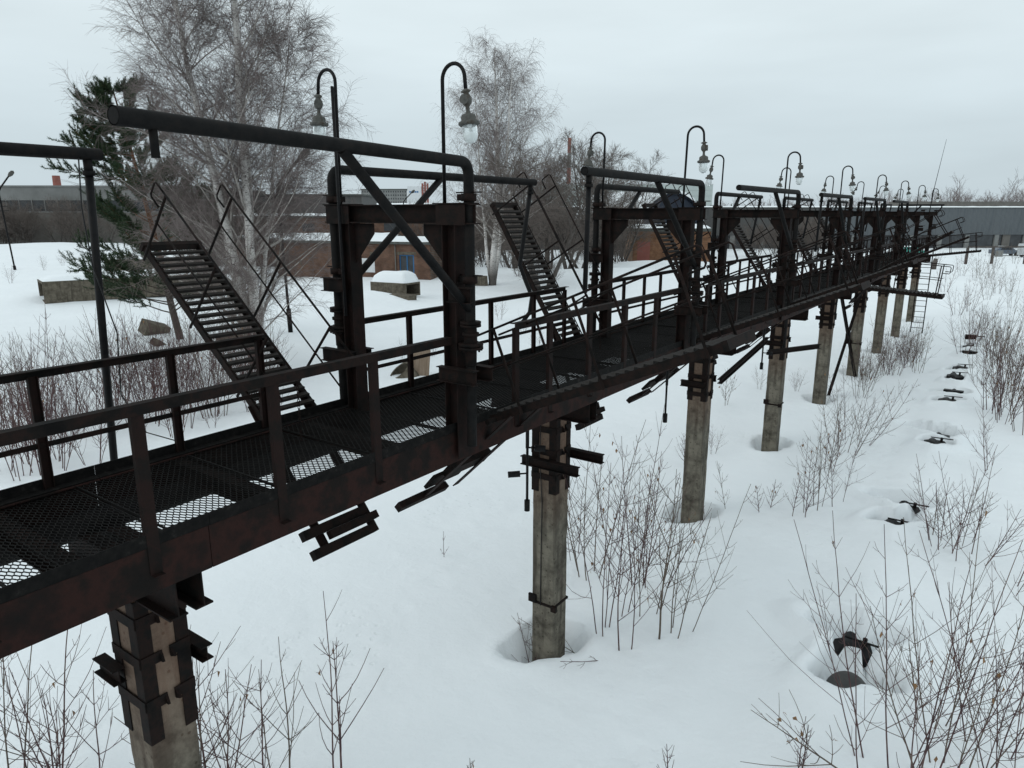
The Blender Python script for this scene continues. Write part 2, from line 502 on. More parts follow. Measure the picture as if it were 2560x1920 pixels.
def birch_bark():
    m, nt, b = new_mat('birch_bark')
    N = nt.nodes; L = nt.links
    tc = N.new('ShaderNodeTexCoord')
    mp = N.new('ShaderNodeMapping'); mp.inputs['Scale'].default_value = (3.0, 3.0, 9.0)
    L.new(tc.outputs['Object'], mp.inputs[0])
    nz = N.new('ShaderNodeTexNoise'); nz.inputs['Scale'].default_value = 1.6; nz.inputs['Detail'].default_value = 6; nz.inputs['Roughness'].default_value = 0.7
    L.new(mp.outputs[0], nz.inputs['Vector'])
    rp = N.new('ShaderNodeValToRGB')
    rp.color_ramp.elements[0].position = 0.36; rp.color_ramp.elements[0].color = (0.030, 0.026, 0.024, 1)
    rp.color_ramp.elements[1].position = 0.45; rp.color_ramp.elements[1].color = (0.62, 0.595, 0.57, 1)
    L.new(nz.outputs['Fac'], rp.inputs[0])
    # the rough black bark at the foot of the trunk
    sp = N.new('ShaderNodeSeparateXYZ'); L.new(tc.outputs['Object'], sp.inputs[0])
    mr = N.new('ShaderNodeMapRange'); mr.inputs['From Min'].default_value = 0.8; mr.inputs['From Max'].default_value = 2.6; mr.inputs['To Min'].default_value = 0.9; mr.inputs['To Max'].default_value = 0.0
    L.new(sp.outputs['Z'], mr.inputs['Value'])
    mx = N.new('ShaderNodeMix'); mx.data_type = 'RGBA'
    L.new(mr.outputs[0], mx.inputs['Factor']); L.new(rp.outputs[0], mx.inputs['A']); mx.inputs['B'].default_value = (0.050, 0.042, 0.036, 1)
    L.new(mx.outputs['Result'], b.inputs['Base Color'])
    b.inputs['Roughness'].default_value = 0.8; b.inputs['Specular IOR Level'].default_value = 0.2
    return m


M['birch'] = birch_bark()
M['limb'] = mat_noise('birch_limb', [(0.30, 0.275, 0.25), (0.42, 0.395, 0.37), (0.18, 0.155, 0.14)], scale=5, rough=0.85, spec=0.2)


def glass_mat():
    m, nt, b = new_mat('lamp_glass')
    b.inputs['Base Color'].default_value = (0.90, 0.94, 0.94, 1)
    b.inputs['Roughness'].default_value = 0.22
    b.inputs['Transmission Weight'].default_value = 0.75
    b.inputs['IOR'].default_value = 1.12
    return m


def frost_mat():
    m, nt, b = new_mat('frosted_glass')
    b.inputs['Base Color'].default_value = (0.82, 0.86, 0.86, 1)
    b.inputs['Roughness'].default_value = 0.5
    b.inputs['Transmission Weight'].default_value = 0.45
    b.inputs['IOR'].default_value = 1.15
    return m


M['glass'] = glass_mat()
M['frost'] = frost_mat()


# ================================================================== ground
COLX = -5.3
COLY = [2.45 + 6.0*j for j in range(9)]
HOLES = [(-1.24, 10.2, 0.40, 0.55), (-1.36, 11.2, 0.40, 0.6), (-1.50, 16.3, 0.36, 0.55), (-1.40, 17.6, 0.44, 0.6),
         (-1.42, 24.3, 0.48, 0.75), (-1.5, 28.6, 0.36, 0.5), (-1.45, 30.0, 0.38, 0.5), (-1.6, 33.0, 0.34, 0.4),
         (-1.5, 39.8, 0.42, 0.5), (-1.75, 44.6, 0.50, 0.5), (-1.35, 22.9, 0.30, 0.5), (-1.55, 35.2, 0.34, 0.45), (-1.6, 41.6, 0.36, 0.45)]
BUMPS = [(-62, 24, 9, 1.2), (-110, 45, 26, 2.6), (-75, 34, 14, 0.8), (-40, 37, 3.5, 1.0), (-46, 60, 8, 0.9), (-34, 62, 7, 0.9), (-27, 60, 6, 1.2),
         (-55, 55, 9, 0.7), (-16, 14, 5, 0.35), (-12, 7, 4, 0.30), (-30, 22, 6, 0.3), (-20, 80, 14, 1.0), (0, 95, 10, 1.2), (-36, 80, 8, 0.9), (-9.5, 24, 5, 0.3), (4, 60, 9, 0.8)]


def ground_z(x, y, fine=True):
    p = Vector((x*0.10, y*0.10, 0.3))
    z = 0.17*noise.noise(p) + 0.05*noise.noise(Vector((x*0.42, y*0.42, 5.1)))
    if fine:
        z += 0.018*noise.noise(Vector((x*1.7, y*1.7, 9.2)))
    for bx, by, s, h in BUMPS:
        d2 = ((x-bx)**2 + (y-by)**2)/(s*s)
        if d2 < 9: z += h*math.exp(-d2)
    # buried pipe run on the right makes a low ridge
    if -4 < x < 1.5 and y < 60:
        z += 0.16*math.exp(-((x+1.4)/0.7)**2)
        z -= 0.05*math.exp(-((x+2.5)/0.45)**2)*(0.5+0.5*noise.noise(Vector((0.3, y*0.3, 2))))
    if -9.5 < x < -1.9 and 2 < y < 30:
        # a wandering animal track: shallow paired prints
        ty = y*1.9; k_ = math.floor(ty)
        tx = -4.0 + 0.55*math.sin(y*0.35) + 0.05*y + (0.09 if k_ % 2 else -0.09)
        z -= 0.035*math.exp(-((x-tx)/0.10)**2 - ((ty-k_-0.5)/0.22)**2)
        tx = -7.6 + 0.8*math.sin(y*0.22+1) - 0.04*y + (0.08 if k_ % 2 else -0.08)
        z -= 0.030*math.exp(-((x-tx)/0.10)**2 - ((ty-k_-0.5)/0.22)**2)
    if -7.5 < x < -3.2:
        for cy in COLY:
            dx, dy = x-COLX, y-cy
            a = math.atan2(dy, dx)
            r = math.hypot(dx, dy)*(1+0.22*math.sin(2*a+cy) + 0.12*math.sin(3*a+2*cy))
            if r < 1.3:
                z -= 0.45*max(0, min(1, (0.56-r)/0.13))**0.8
                z += 0.04*math.exp(-((r-0.64)/0.12)**2)
    if -3.2 < x < 0.6:
        rim = ins = dep = 0.0
        for hx, hy, hr, hd in HOLES:
            dx, dy = (x-hx), (y-hy)*0.75
            if abs(dx) < 1.6 and abs(dy) < 1.6:
                a = math.atan2(dy, dx)
                r = math.hypot(dx, dy)*(1+0.25*math.sin(2*a+hy) + 0.18*math.sin(3*a+hx*7) + 0.10*math.sin(5*a+hy*3))
                q = max(0, min(1, (hr*1.1-r)/0.07))**0.9
                ins = max(ins, q); dep = max(dep, hd*q)
                rim = max(rim, 0.15*math.exp(-((r-hr*1.45)/0.16)**2))
        z += rim*(1-ins) - dep
    return z


def axis(segs):
    out = []
    for a, b, st in segs:
        n = max(1, int(round((b-a)/st)))
        out += [a+(b-a)*i/n for i in range(n)]
    out.append(segs[-1][1])
    return out


xs = axis([(-1500, -300, 120), (-300, -120, 12), (-120, -40, 2.0), (-40, -9, 0.6), (-9, -3.2, 0.13), (-3.2, 0.6, 0.075), (0.6, 6, 0.3), (6, 30, 1.5), (30, 100, 8), (100, 1500, 120)])
ys = axis([(-600, -60, 60), (-60, -6, 4), (-6, 2, 0.4), (2, 30, 0.12), (30, 50, 0.2), (50, 70, 0.8), (70, 140, 3), (140, 300, 12), (300, 2400, 150)])
nx, ny = len(xs), len(ys)
verts = []
for y in ys:
    for x in xs:
        far = abs(x) > 290 or y > 290 or y < -55
        verts.append((x, y, 0.0 if far else ground_z(x, y)))
faces = [(j*nx+i, j*nx+i+1, (j+1)*nx+i+1, (j+1)*nx+i) for j in range(ny-1) for i in range(nx-1)]
me = bpy.data.meshes.new('snow_ground')
me.from_pydata(verts, [], faces)
me.polygons.foreach_set('use_smooth', [True]*len(faces))
me.materials.append(M['snow'])
ground = bpy.data.objects.new('snow_ground', me)
C.objects.link(ground)
tag(ground, 'snow covered ground with melt pits around the columns', kind='structure')

ORD = ['nearest', 'second', 'third', 'fourth', 'fifth', 'sixth', 'seventh', 'eighth', 'ninth', 'tenth']
ZD = CAMZ - 2.20        # deck level
ZR = CAMZ - 1.20        # top of railing
XR, XL = -4.60, -6.22   # lines of the two edge beams
XPL, XRL = -6.06, -6.30  # far posts of the portals and their risers
YP = [5.45 + 6.0*i for i in range(8)]
Y0, Y1 = -1.6, 48.3

# ================================================================== walkway
walk = empty('walkway', (0, 0, 0))
tag(walk, 'long rusty steel walkway with mesh floor and railings on concrete columns', 'walkway')
# edge beams, one length per bay
for k in range(9):
    ya = Y0 if k == 0 else COLY[0] + 6*(k-1) + 0.16
    yb = min(COLY[0] + 6*k + 0.154, Y1)
    if yb <= ya: continue
    MB().channel((XR+0.045, ya, ZD-0.165), (XR+0.045, yb, ZD-0.165), 0.33, 0.11, 0.011, flip=-1).build('edge_beam', M['beam'], walk)
    MB().channel((XL-0.045, ya, ZD-0.165), (XL-0.045, yb, ZD-0.165), 0.33, 0.11, 0.011, flip=1).build('edge_beam', M['beam'], walk)
    MB().angle((XR+0.050, ya+0.01, ZD+0.004), (XR+0.050, yb+0.012, ZD+0.004), 0.095, 0.008, sx=-1, sz=1).build('toe_board', M['toe'], walk)
    MB().angle((XL-0.050, ya+0.01, ZD+0.004), (XL-0.050, yb+0.012, ZD+0.004), 0.095, 0.008, sx=1, sz=1).build('toe_board', M['toe'], walk)
# cross beams under the floor
cb = MB().ibeam((XL+0.07, 0, 0), (XR-0.07, 0, 0), 0.16, 0.12, 0.010, 0.008).mesh('cross_beam', M['steel'])
y = Y0 + 0.4
kk = 0
while y < Y1:
    inst('cross_beam', cb, walk, (0, y, ZD-0.112)); y += 1.5
# header pipe under the floor
MB().tube([(-6.04, Y0, ZD-0.30), (-6.04, Y1-0.4, ZD-0.30)], 0.11, 14).build('header_pipe', M['pipe'], walk)
# expanded metal floor panels
gx0, gx1 = XL+0.05, XR-0.05
gm = MB()
sw, seg, hw, hh = 0.042, 0.027, 0.0030, 0.0032
npl = int((gx1-gx0)/sw)
PL = 0.985
for i in range(npl+1):
    cx = gx0 + i*sw
    pts = []
    t = 0.0; sgn = 1 if i % 2 == 0 else -1
    while t <= PL:
        pts.append((cx + sgn*sw*0.47, t)); pts.append((cx + sgn*sw*0.47, min(PL, t+seg*0.45)))
        t += seg; sgn = -sgn
    for (xa, ya), (xb, yb) in zip(pts[:-1], pts[1:]):
        dx, dy = xb-xa, yb-ya
        l = math.hypot(dx, dy)
        if l < 1e-5: continue
        nxx, nyy = -dy/l*hw, dx/l*hw
        gm.add([(xa+nxx, ya+nyy, hh), (xa-nxx, ya-nyy, hh), (xb-nxx, yb-nyy, hh), (xb+nxx, yb+nyy, hh),
                (xa+nxx, ya+nyy, -hh), (xa-nxx, ya-nyy, -hh), (xb-nxx, yb-nyy, -hh), (xb+nxx, yb+nyy, -hh)],
               [(0, 1, 2, 3), (0, 3, 7, 4), (1, 5, 6, 2)])
for yy in (0.004, PL-0.004):
    gm.b2(gx0, gx1, yy-0.004, yy+0.004, -0.009, 0.009)
gme = gm.mesh('floor_panel', M['grating'])
y = Y0 + 0.01
rg = random.Random(5)
while y < Y1-1:
    inst('floor_panel', gme, walk, (0, y, ZD-0.012+rg.uniform(-0.003, 0.003)), (R(rg.uniform(-0.15, 0.15)), R(rg.uniform(-0.2, 0.2)), 0)); y += 1.0
# railings
postR = MB().channel((0, 0, -0.20), (0, 0, 1.0-0.055), 0.085, 0.045, 0.007, up=(0, 1, 0), flip=1)
postR.box((0.0225, 0, -0.203), (0.045, 0.075, 0.006))
postRm = postR.mesh('rail_post', M['red_steel'])
postL = MB().channel((0, 0, 0.012), (0, 0, 1.0-0.055), 0.075, 0.04, 0.007, up=(0, 1, 0), flip=-1)
postLm = postL.mesh('rail_post', M['red_steel'])
OFFR = [1.05, 1.77, 2.75, 3.80, 4.85]
OFFL = [1.08, 2.0, 2.8, 3.93, 4.87]
for k in range(-1, 8):
    yp = 5.45 + 6*k
    last = (k == 7)
    for o_ in OFFR:
        if yp+o_ < Y1-0.05 and yp+o_ > Y0: inst('rail_post', postRm, walk, (XR+0.052, yp+o_, ZD))
    for o_ in OFFL:
        if yp+o_ < Y1-0.05 and yp+o_ > Y0: inst('rail_post', postLm, walk, (XL-0.046, yp+o_, ZD))
    ya, yb = yp+1.0, min(yp+5.90, Y1)
    if yb > ya:
        MB().angle((XR+0.058, ya, ZR), (XR+0.058, yb, ZR), 0.075, 0.007, sx=-1, sz=-1).build('top_rail', M['steel'], walk)
    ya, yb = yp+0.10, min(yp+4.93, Y1)
    if yb > ya:
        MB().angle((XL-0.052, ya, ZR), (XL-0.052, yb, ZR), 0.075, 0.007, sx=1, sz=-1).build('top_rail', M['steel'], walk)
        MB().bar((XL-0.035, ya, ZR-0.62), (XL-0.035, yb, ZR-0.62), 0.010, 0.045).build('middle_rail', M['steel'], walk)
# hanging drop tubes with counter cylinders under the floor
def hanging(x, y, ln, arms, lab):
    t = empty('hanging_rod', (x, y, ZD-0.33))
    MB().tube([(0, 0, 0.15), (0, 0, -ln*0.45)], 0.026, 8).build('upper_tube', M['blackpaint'], t)
    MB().tube([(0, 0, -ln*0.45), (0, 0, -ln)], 0.019, 8).build('lower_tube', M['blackpaint'], t)
    MB().lathe([(0, -ln), (0.04, -ln), (0.04, -ln-0.16), (0.03, -ln-0.16), (0.03, -ln-0.02), (0, -ln-0.02)], 14).build('end_cup', M['blackpaint'], t)
    for zz, az, l2 in arms:
        d = Vector((math.cos(az), math.sin(az), -0.08)).normalized()
        a = Vector((0, 0, -zz)); b = a + d*0.10; c = b + d*l2
        MB().tube([a, b], 0.012, 6).build('side_arm', M['blackpaint'], t)
        MB().tube([b, c], 0.045, 12).build('side_cup', M['blackpaint'], t)
    tag(t, lab, 'hanging rod', 'rods hanging under the walkway')
hanging(-5.25, 7.75, 1.40, [(0.62, R(35), 0.15), (1.0, R(215), 0.17)], 'thin black rod with two side cups hanging left of the second column')
hanging(-4.85, 11.55, 0.95, [], 'thin black rod with a single end cup between second and third columns')
hanging(-4.85, 17.3, 1.00, [(0.75, R(30), 0.13)], 'thin black rod with one side cup between third and fourth columns')
hanging(-4.85, 19.2, 0.85, [], 'thin black rod hanging just in front of the fourth column')
hanging(-4.85, 25.4, 0.75, [], 'thin black rod hanging just in front of the fifth column')

# ================================================================== columns
def column(j):
    y = COLY[j]
    zt = ZD - 0.345 - 0.30
    zb = -0.55
    t = empty('concrete_column', (COLX, y, 0))
    wx, wy = 0.20, 0.19
    ch = 0.022
    # chamfered shaft with uneven arrises
    rg = random.Random(40+j)
    n = 26
    vs = []
    for i in range(n+1):
        z = zb + (zt-zb)*i/n
        e = [rg.uniform(-0.004, 0.004) - (0.018 if rg.random() < 0.06 else 0) for _ in range(4)]
        ring = []
        for q, (sx, sy) in enumerate([(1, 1), (-1, 1), (-1, -1), (1, -1)]):
            c2 = ch - e[q]
            a = (sx*wx, sy*(wy-c2)); b = (sx*(wx-c2), sy*wy)
            ring += ([a, b] if q % 2 == 0 else [b, a])
        vs += [(px_, py_, z) for px_, py_ in ring]
    fs = [(i*8+k, i*8+(k+1) % 8, (i+1)*8+(k+1) % 8, (i+1)*8+k) for i in range(n) for k in range(8)]
    mb = MB(); mb.add(vs, fs + [tuple(range(7, -1, -1)), tuple(range(n*8, n*8+8))])
    mb.build('shaft', M['column'], t)
    # steel jacket of four angles and battens
    jl = 1.35 if j == 0 else 1.15
    for sx in (-1, 1):
        for sy in (-1, 1):
            lo = zt - jl + (0.10 if (sx*sy+j) % 2 else 0)
            m2 = MB()
            m2.b2(sx*wx, sx*(wx+0.010), sy*(wy-0.10), sy*(wy+0.010), lo, zt)
            m2.b2(sx*(wx-0.11), sx*(wx-0.0005), sy*(wy+0.0005), sy*(wy+0.0105), lo, zt-0.001)
            m2.build('jacket_angle', M['steel'], t)
    for z in (zt-0.18, zt-0.52, zt-0.90):
        for sy in (-1, 1):
            MB().b2(-wx-0.008, wx+0.008, sy*(wy+0.011), sy*(wy+0.020), z-0.045, z+0.045).build('batten', M['steel'], t)
        for sx in (-1, 1):
            m2 = MB()
            m2.b2(sx*(wx+0.011), sx*(wx+0.020), -wy-0.008, -0.03, z-0.045, z+0.045)
            m2.b2(sx*(wx+0.0115), sx*(wx+0.0195), 0.03, wy+0.008, z-0.04, z+0.05)
            m2.poly([(sx*(wx+0.02), -0.04, z-0.045), (sx*(wx+0.02), -0.04, z+0.03), (sx*(wx+0.07), -0.05, z-0.03)], 0.02)
            m2.poly([(sx*(wx+0.02), 0.04, z-0.045), (sx*(wx+0.02), 0.04, z+0.03), (sx*(wx+0.07), 0.05, z-0.03)], 0.02)
            m2.build('batten', M['steel'], t)
    # cross head carrying the edge beams
    for sy in (-1, 1):
        MB().ibeam((-1.02, sy*0.10, zt+0.15), (0.68, sy*0.10, zt+0.15), 0.298, 0.14, 0.014, 0.010).build('cross_head', M['steel'], t)
    # brackets half way down the jacket
    MB().ibeam((-0.34, -wy-0.075, zt-0.68), (-0.02 if j == 0 else 0.62 if j == 1 else 0.20, -wy-0.075, zt-0.68), 0.13, 0.10, 0.010, 0.008).build('bracket', M['steel'], t)
    MB().ibeam((-0.30, wy+0.075, zt-0.62), (0.34 if j == 0 else 0.72 if j == 1 else 0.24, wy+0.075, zt-0.62), 0.13, 0.10, 0.010, 0.008).build('bracket', M['steel'], t)
    # lower clamp band
    if j in (1, 3, 5):
        z = 0.78 if j == 1 else 1.3
        m2 = MB()
        for sy in (-1, 1): m2.b2(-wx-0.02, wx+0.02, sy*(wy+0.001), sy*(wy+0.012), z-0.02, z+0.02)
        for sx in (-1, 1): m2.b2(sx*(wx+0.001), sx*(wx+0.012), -wy-0.0, wy+0.0, z-0.0205, z+0.0205)
        m2.b2(wx-0.02, wx+0.07, -wy-0.06, -wy-0.012, z-0.045, z+0.045)
        m2.b2(-wx-0.03, -wx+0.10, -wy-0.05, -wy-0.012, z+0.00, z+0.13)
        m2.build('clamp_band', M['steel'], t)
    if j == 1:
        MB().tube([(-0.05, -wy-0.012, zt), (-0.06, -wy-0.028, zt-0.6), (-0.02, -wy-0.012, zt-1.3), (-0.03, -wy-0.010, 1.6), (-0.03, -wy-0.014, 0.75)], 0.008, 6).build('cable', M['rope'], t)
    if j == 0:
        MB().tube([(-0.245, -0.10, ZD-0.5), (-0.25, -0.10, 2.0), (-0.25, -0.10, -0.4)], 0.045, 12).build('down_pipe', M['pipe'], t)
    tag(t, ['nearest concrete column, steel jacketed top at lower left', 'second concrete column from the camera, melt pit and clamp band at its foot',
            'third concrete column from the camera, right of the tall bare saplings', 'fourth concrete column from the camera along the walkway',
            'fifth concrete column, just before the steel cross bracing', 'sixth concrete column, just behind the steel cross bracing',
            'seventh concrete column from the camera, deep melt ring', 'eighth concrete column, second from the far ladder', 'ninth concrete column, farthest, beside the ladder'][j], 'column', 'concrete columns under the walkway')
for j in range(9):
    column(j)

# steel cross bracing between the fifth and sixth columns
br = empty('cross_bracing', (COLX+0.1, COLY[4]+3.0, 0))
tag(br, 'rusty steel cross bracing between fifth and sixth columns', 'bracing')
MB().channel((0.02, -2.3, 0.1), (0.02, 2.6, 3.9), 0.18, 0.07, 0.01).build('brace', M['steel'], br)
MB().channel((0.12, -2.5, 3.9), (0.12, 2.3, -0.05), 0.18, 0.07, 0.01).build('brace', M['steel'], br)
MB().b2(0.04, 0.16, -0.2, 0.2, 1.75, 2.15).build('gusset_plate', M['steel'], br)
# side strut near the fourth column
st = MB().ibeam((-5.0, 18.3, 3.15), (-4.2, 20.3, 3.10), 0.12, 0.10).build('side_strut', M['steel'])
tag(st, 'short horizontal steel strut fixed to the fourth column jacket', 'strut')
st = MB().ibeam((-4.95, 14.62, 3.1), (-4.95, 18.0, 3.55), 0.10, 0.10).build('support_beam', M['steel'])
tag(st, 'sloping steel support beam under the walkway beyond the third column', 'beam')

# ================================================================== portal frames
def portal(i):
    y = 5.45 + 6*i
    zt = CAMZ + 0.09
    t = empty('portal_frame', (0, y, ZD))
    zt -= ZD
    MB().ibeam((XR+0.02, 0, -0.28), (XR+0.02, 0, zt-0.19), 0.17, 0.16, 0.012, 0.009, up=(1, 0, 0)).build('post', M['red_steel'], t)
    MB().ibeam((XPL, 0, -0.28), (XPL, 0, zt-0.19), 0.17, 0.16, 0.012, 0.009, up=(1, 0, 0)).build('post', M['red_steel'], t)
    MB().ibeam((XPL-0.30, 0, zt-0.094), (XR+0.30, 0, zt-0.094), 0.188, 0.16, 0.011, 0.009).build('top_beam', M['steel'], t)
    for s, x in ((-1, XR-0.063), (1, XPL+0.083)):
        MB().poly([(x, 0, zt-0.192), (x+s*0.30, 0, zt-0.192), (x+s*0.30, 0, zt-0.30), (x, 0, zt-0.62)], 0.012).build('gusset_plate', M['steel'], t)
    # box plates over the beam ends
    for x0, x1 in ((XR-0.12, XR+0.24), (XPL-0.26, XPL+0.10)):
        m2 = MB()
        m2.b2(x0, x1, -0.094, -0.083, zt-0.198, zt-0.004)
        m2.b2(x0-0.03, x1+0.03, -0.11, 0.10, zt+0.001, zt+0.010)
        m2.build('cap_plate', M['steel'], t)
    # clamps and brackets holding the risers
    for side, xp, xr in ((1, XR+0.105, -4.38), (-1, XPL-0.085, XRL)):
        for z in (zt+0.06, zt-0.72):
            m2 = MB()
            m2.b2(min(xp, xr), max(xp, xr)+0.0, -0.04, 0.04, z-0.03, z+0.03)
            m2.lathe([(0.056, z-0.035), (0.075, z-0.035), (0.075, z+0.035), (0.056, z+0.035)], 16, loc=(xr, 0, 0))
            m2.b2(xr-0.15, xr+0.15, -0.012, 0.012, z+0.04, z+0.052)
            m2.build('riser_clamp', M['steel'], t)
        MB().ibeam((xp-side*0.06, -0.12, zt-0.86), (xr+side*0.10, -0.12, zt-0.86), 0.15, 0.09, 0.008, 0.007).build('bracket', M['steel'], t)
        zb = ZD*0 + (CAMZ-1.50-ZD)
        for yy in (-0.13, 0.13):
            MB().ibeam((xp-side*0.20, yy, zb-0.075), (xr+side*0.17, yy, zb-0.075), 0.148, 0.09, 0.008, 0.007).build('bracket', M['steel'], t)
    nm = 'portal frame of rusty posts and top beam over the walkway'
    if i < 0: tag(t, 'rusty portal frame left of the picture carrying the cut off pipe', 'portal frame', 'portal frames over the walkway')
    else:
        lab = ['nearest rusty portal frame with the crossed struts in its opening', 'second rusty portal frame, brick building behind its opening', 'third rusty portal frame along the walkway', 'fourth rusty portal frame along the walkway',
               'fifth rusty portal frame along the walkway', 'sixth rusty portal frame, third from the far end', 'seventh rusty portal frame, last but one', 'farthest rusty portal frame with the thin mast'][i]
        tag(t, lab, 'portal frame', 'portal frames over the walkway')
for i in range(-1, 8):
    portal(i)

# ================================================================== loading arms
def loading_arm(i, side, end=None, drop=1.0, lab='', hose=False, stub=False):
    y = 5.45 + 6*i
    x = -4.38 if side > 0 else XRL
    t = empty('loading_arm', (x, y, 0))
    ze = CAMZ + 0.47
    rp = 0.052
    if end is None:
        end = (x, y - 4.0*side, CAMZ+0.47)
    e = Vector((end[0]-x, end[1]-y, end[2]))
    h = Vector((e.x, e.y, 0)); ln = h.length; h.normalize()
    z3 = Vector((0, 0, 1))
    rb = 0.12
    zj = CAMZ - 1.06
    pts = [Vector((0, 0, zj)), Vector((0, 0, ze-rb))]
    pts += arc(Vector((0, 0, ze-rb)) + h*rb, -h, z3, rb, 0, PI/2, 6)[1:]
    rise = (e.z - ze)
    pts.append(e)
    MB().tube(pts, rp, 14, caps=False).tube([e, e - h*0.20], rp*0.86, 14).build('arm_pipe', M['pipe'], t)
    # open pipe mouth ring
    # strut from the arm down to the riser
    a = h*min(1.85, ln*0.5) + z3*(ze + rise*min(1.85, ln*0.5)/ln - 0.03)
    b = z3*(CAMZ-0.93)
    MB().tube([a, b], 0.042, 12).build('strut', M['pipe'], t)
    # swivel joint with flanges
    m2 = MB()
    for z, r_, hgt in ((zj, 0.105, 0.022), (zj-0.03, 0.105, 0.022), (zj-0.12, 0.085, 0.03), (zj-0.22, 0.125, 0.024), (zj-0.255, 0.125, 0.024)):
        m2.lathe([(0.0, z+hgt), (r_, z+hgt), (r_, z), (0.0, z)], 20)
    m2.lathe([(0.058, zj), (0.066, zj-0.10), (0.066, zj-0.20), (0.06, zj-0.26), (0.058, zj-0.42)], 16)
    for k in range(8):
        q = 2*PI*k/8
        m2.lathe([(0, zj-0.19), (0.012, zj-0.19), (0.012, zj-0.275), (0, zj-0.275)], 6, loc=(0.105*math.cos(q), 0.105*math.sin(q), 0))
    m2.build('swivel_joint', M['steel'], t)
    MB().tube([(0, 0, zj-0.42), (0, 0, ZD+0.2), (0.0, 0.0, ZD-0.13)], 0.05, 12).build('riser', M['pipe'], t)
    # drop pipe at the arm's end
    if drop > 0:
        q = e - h*0.12
        d0 = Vector((0, 0, -0.05))
        m2 = MB()
        m2.tube([q + d0, q + d0 - z3*0.10], 0.036, 12)
        m2.lathe([(0, 0.02), (0.05, 0.02), (0.05, -0.02), (0, -0.02)], 12, loc=q + d0 - z3*0.11)
        m2.build('end_fitting', M['pipe'], t)
        sway = Vector((-0.16, -0.05, 0)) if side < 0 else Vector((-0.03, 0.02, 0))
        pts = [q - z3*0.12, q - z3*(0.12+drop*0.5) + sway*0.5, q - z3*(0.12+drop) + sway]
        if hose:
            k = pts[-1]
            pts += [k - z3*0.25 + Vector((0.08, 0.05, 0)), k - z3*0.5 + Vector((0.17, 0.10, 0)), k - z3*0.75 + Vector((0.14, 0.08, 0)), k - z3*0.95 + Vector((0.02, 0, 0))]
        MB().tube(pts, 0.034 if side < 0 else 0.03, 10).build('drop_pipe', M['blackpaint'], t)
    elif stub:
        MB().tube([e - h*0.22 - z3*0.03, e - h*0.22 - z3*0.20], 0.024, 10).build('end_stub', M['pipe'], t)
    tag(t, lab, 'loading arm', 'swing arms on the portal frames')
    return t

loading_arm(0, 1, (-3.98, 2.00, CAMZ+0.50), 0, 'thick steel swing pipe nearest the camera, open end pointing left', stub=True)
loading_arm(0, -1, (-6.36, 9.55, CAMZ+0.47), 1.15, 'swing pipe of the nearest portal pointing right with hose at its end', hose=True)
t = loading_arm(-1, -1, (-6.72, 3.22, CAMZ+0.50), 2.75, 'swing pipe at the left edge with long drop tube and loose cable')
q = Vector((-6.72-XRL, 3.16+0.55-0.15, CAMZ+0.45))
MB().tube([q+Vector((0, 0, 0.11)), q+Vector((0.06, 0.0, 0.0)), q+Vector((0.04, -0.02, -0.4)), q+Vector((-0.02, 0.03, -0.9)), q+Vector((0.12, 0.10, -1.5)), q+Vector((0.0, 0.12, -2.1)), q+Vector((0.06, 0.28, -2.5)), q+Vector((0.25, 0.5, -2.62))], 0.006, 6).build('loose_cable', M['rope'], t)
arms = [(1, 1, (-4.28, 7.46, CAMZ+0.48), 1.30, 'swing pipe of the second portal pointing left with straight drop tube'),
        (1, -1, (-6.40, 15.3, CAMZ+0.46), 0.0, 'swing pipe on the far side of the second portal'),
        (2, 1, (-4.40, 13.3, CAMZ+0.46), 0.0, 'swing pipe of the third portal pointing left'),
        (2, -1, (-6.40, 21.4, CAMZ+0.46), 1.2, 'swing pipe on the far side of the third portal'),
        (3, 1, (-4.36, 19.5, CAMZ+0.46), 1.3, 'swing pipe of the fourth portal pointing left'),
        (3, -1, (-6.40, 27.4, CAMZ+0.46), 1.2, 'swing pipe on the far side of the fourth portal'),
        (4, 1, (-4.36, 25.4, CAMZ+0.46), 1.3, 'swing pipe of the fifth portal pointing left'),
        (4, -1, (-6.40, 33.4, CAMZ+0.46), 1.2, 'swing pipe on the far side of the fifth portal'),
        (5, 1, (-4.36, 31.4, CAMZ+0.46), 0.0, 'swing pipe of the sixth portal pointing left'),
        (5, -1, (-6.40, 39.4, CAMZ+0.46), 1.2, 'swing pipe on the far side of the sixth portal'),
        (6, -1, (-6.40, 45.4, CAMZ+0.46), 1.2, 'swing pipe on the far side of the seventh portal'),
        (7, -1, (-4.0, 47.1, CAMZ+0.46), 0.3, 'swing pipe on the farthest portal turned across the walkway')]
for a in arms:
    loading_arm(*a)

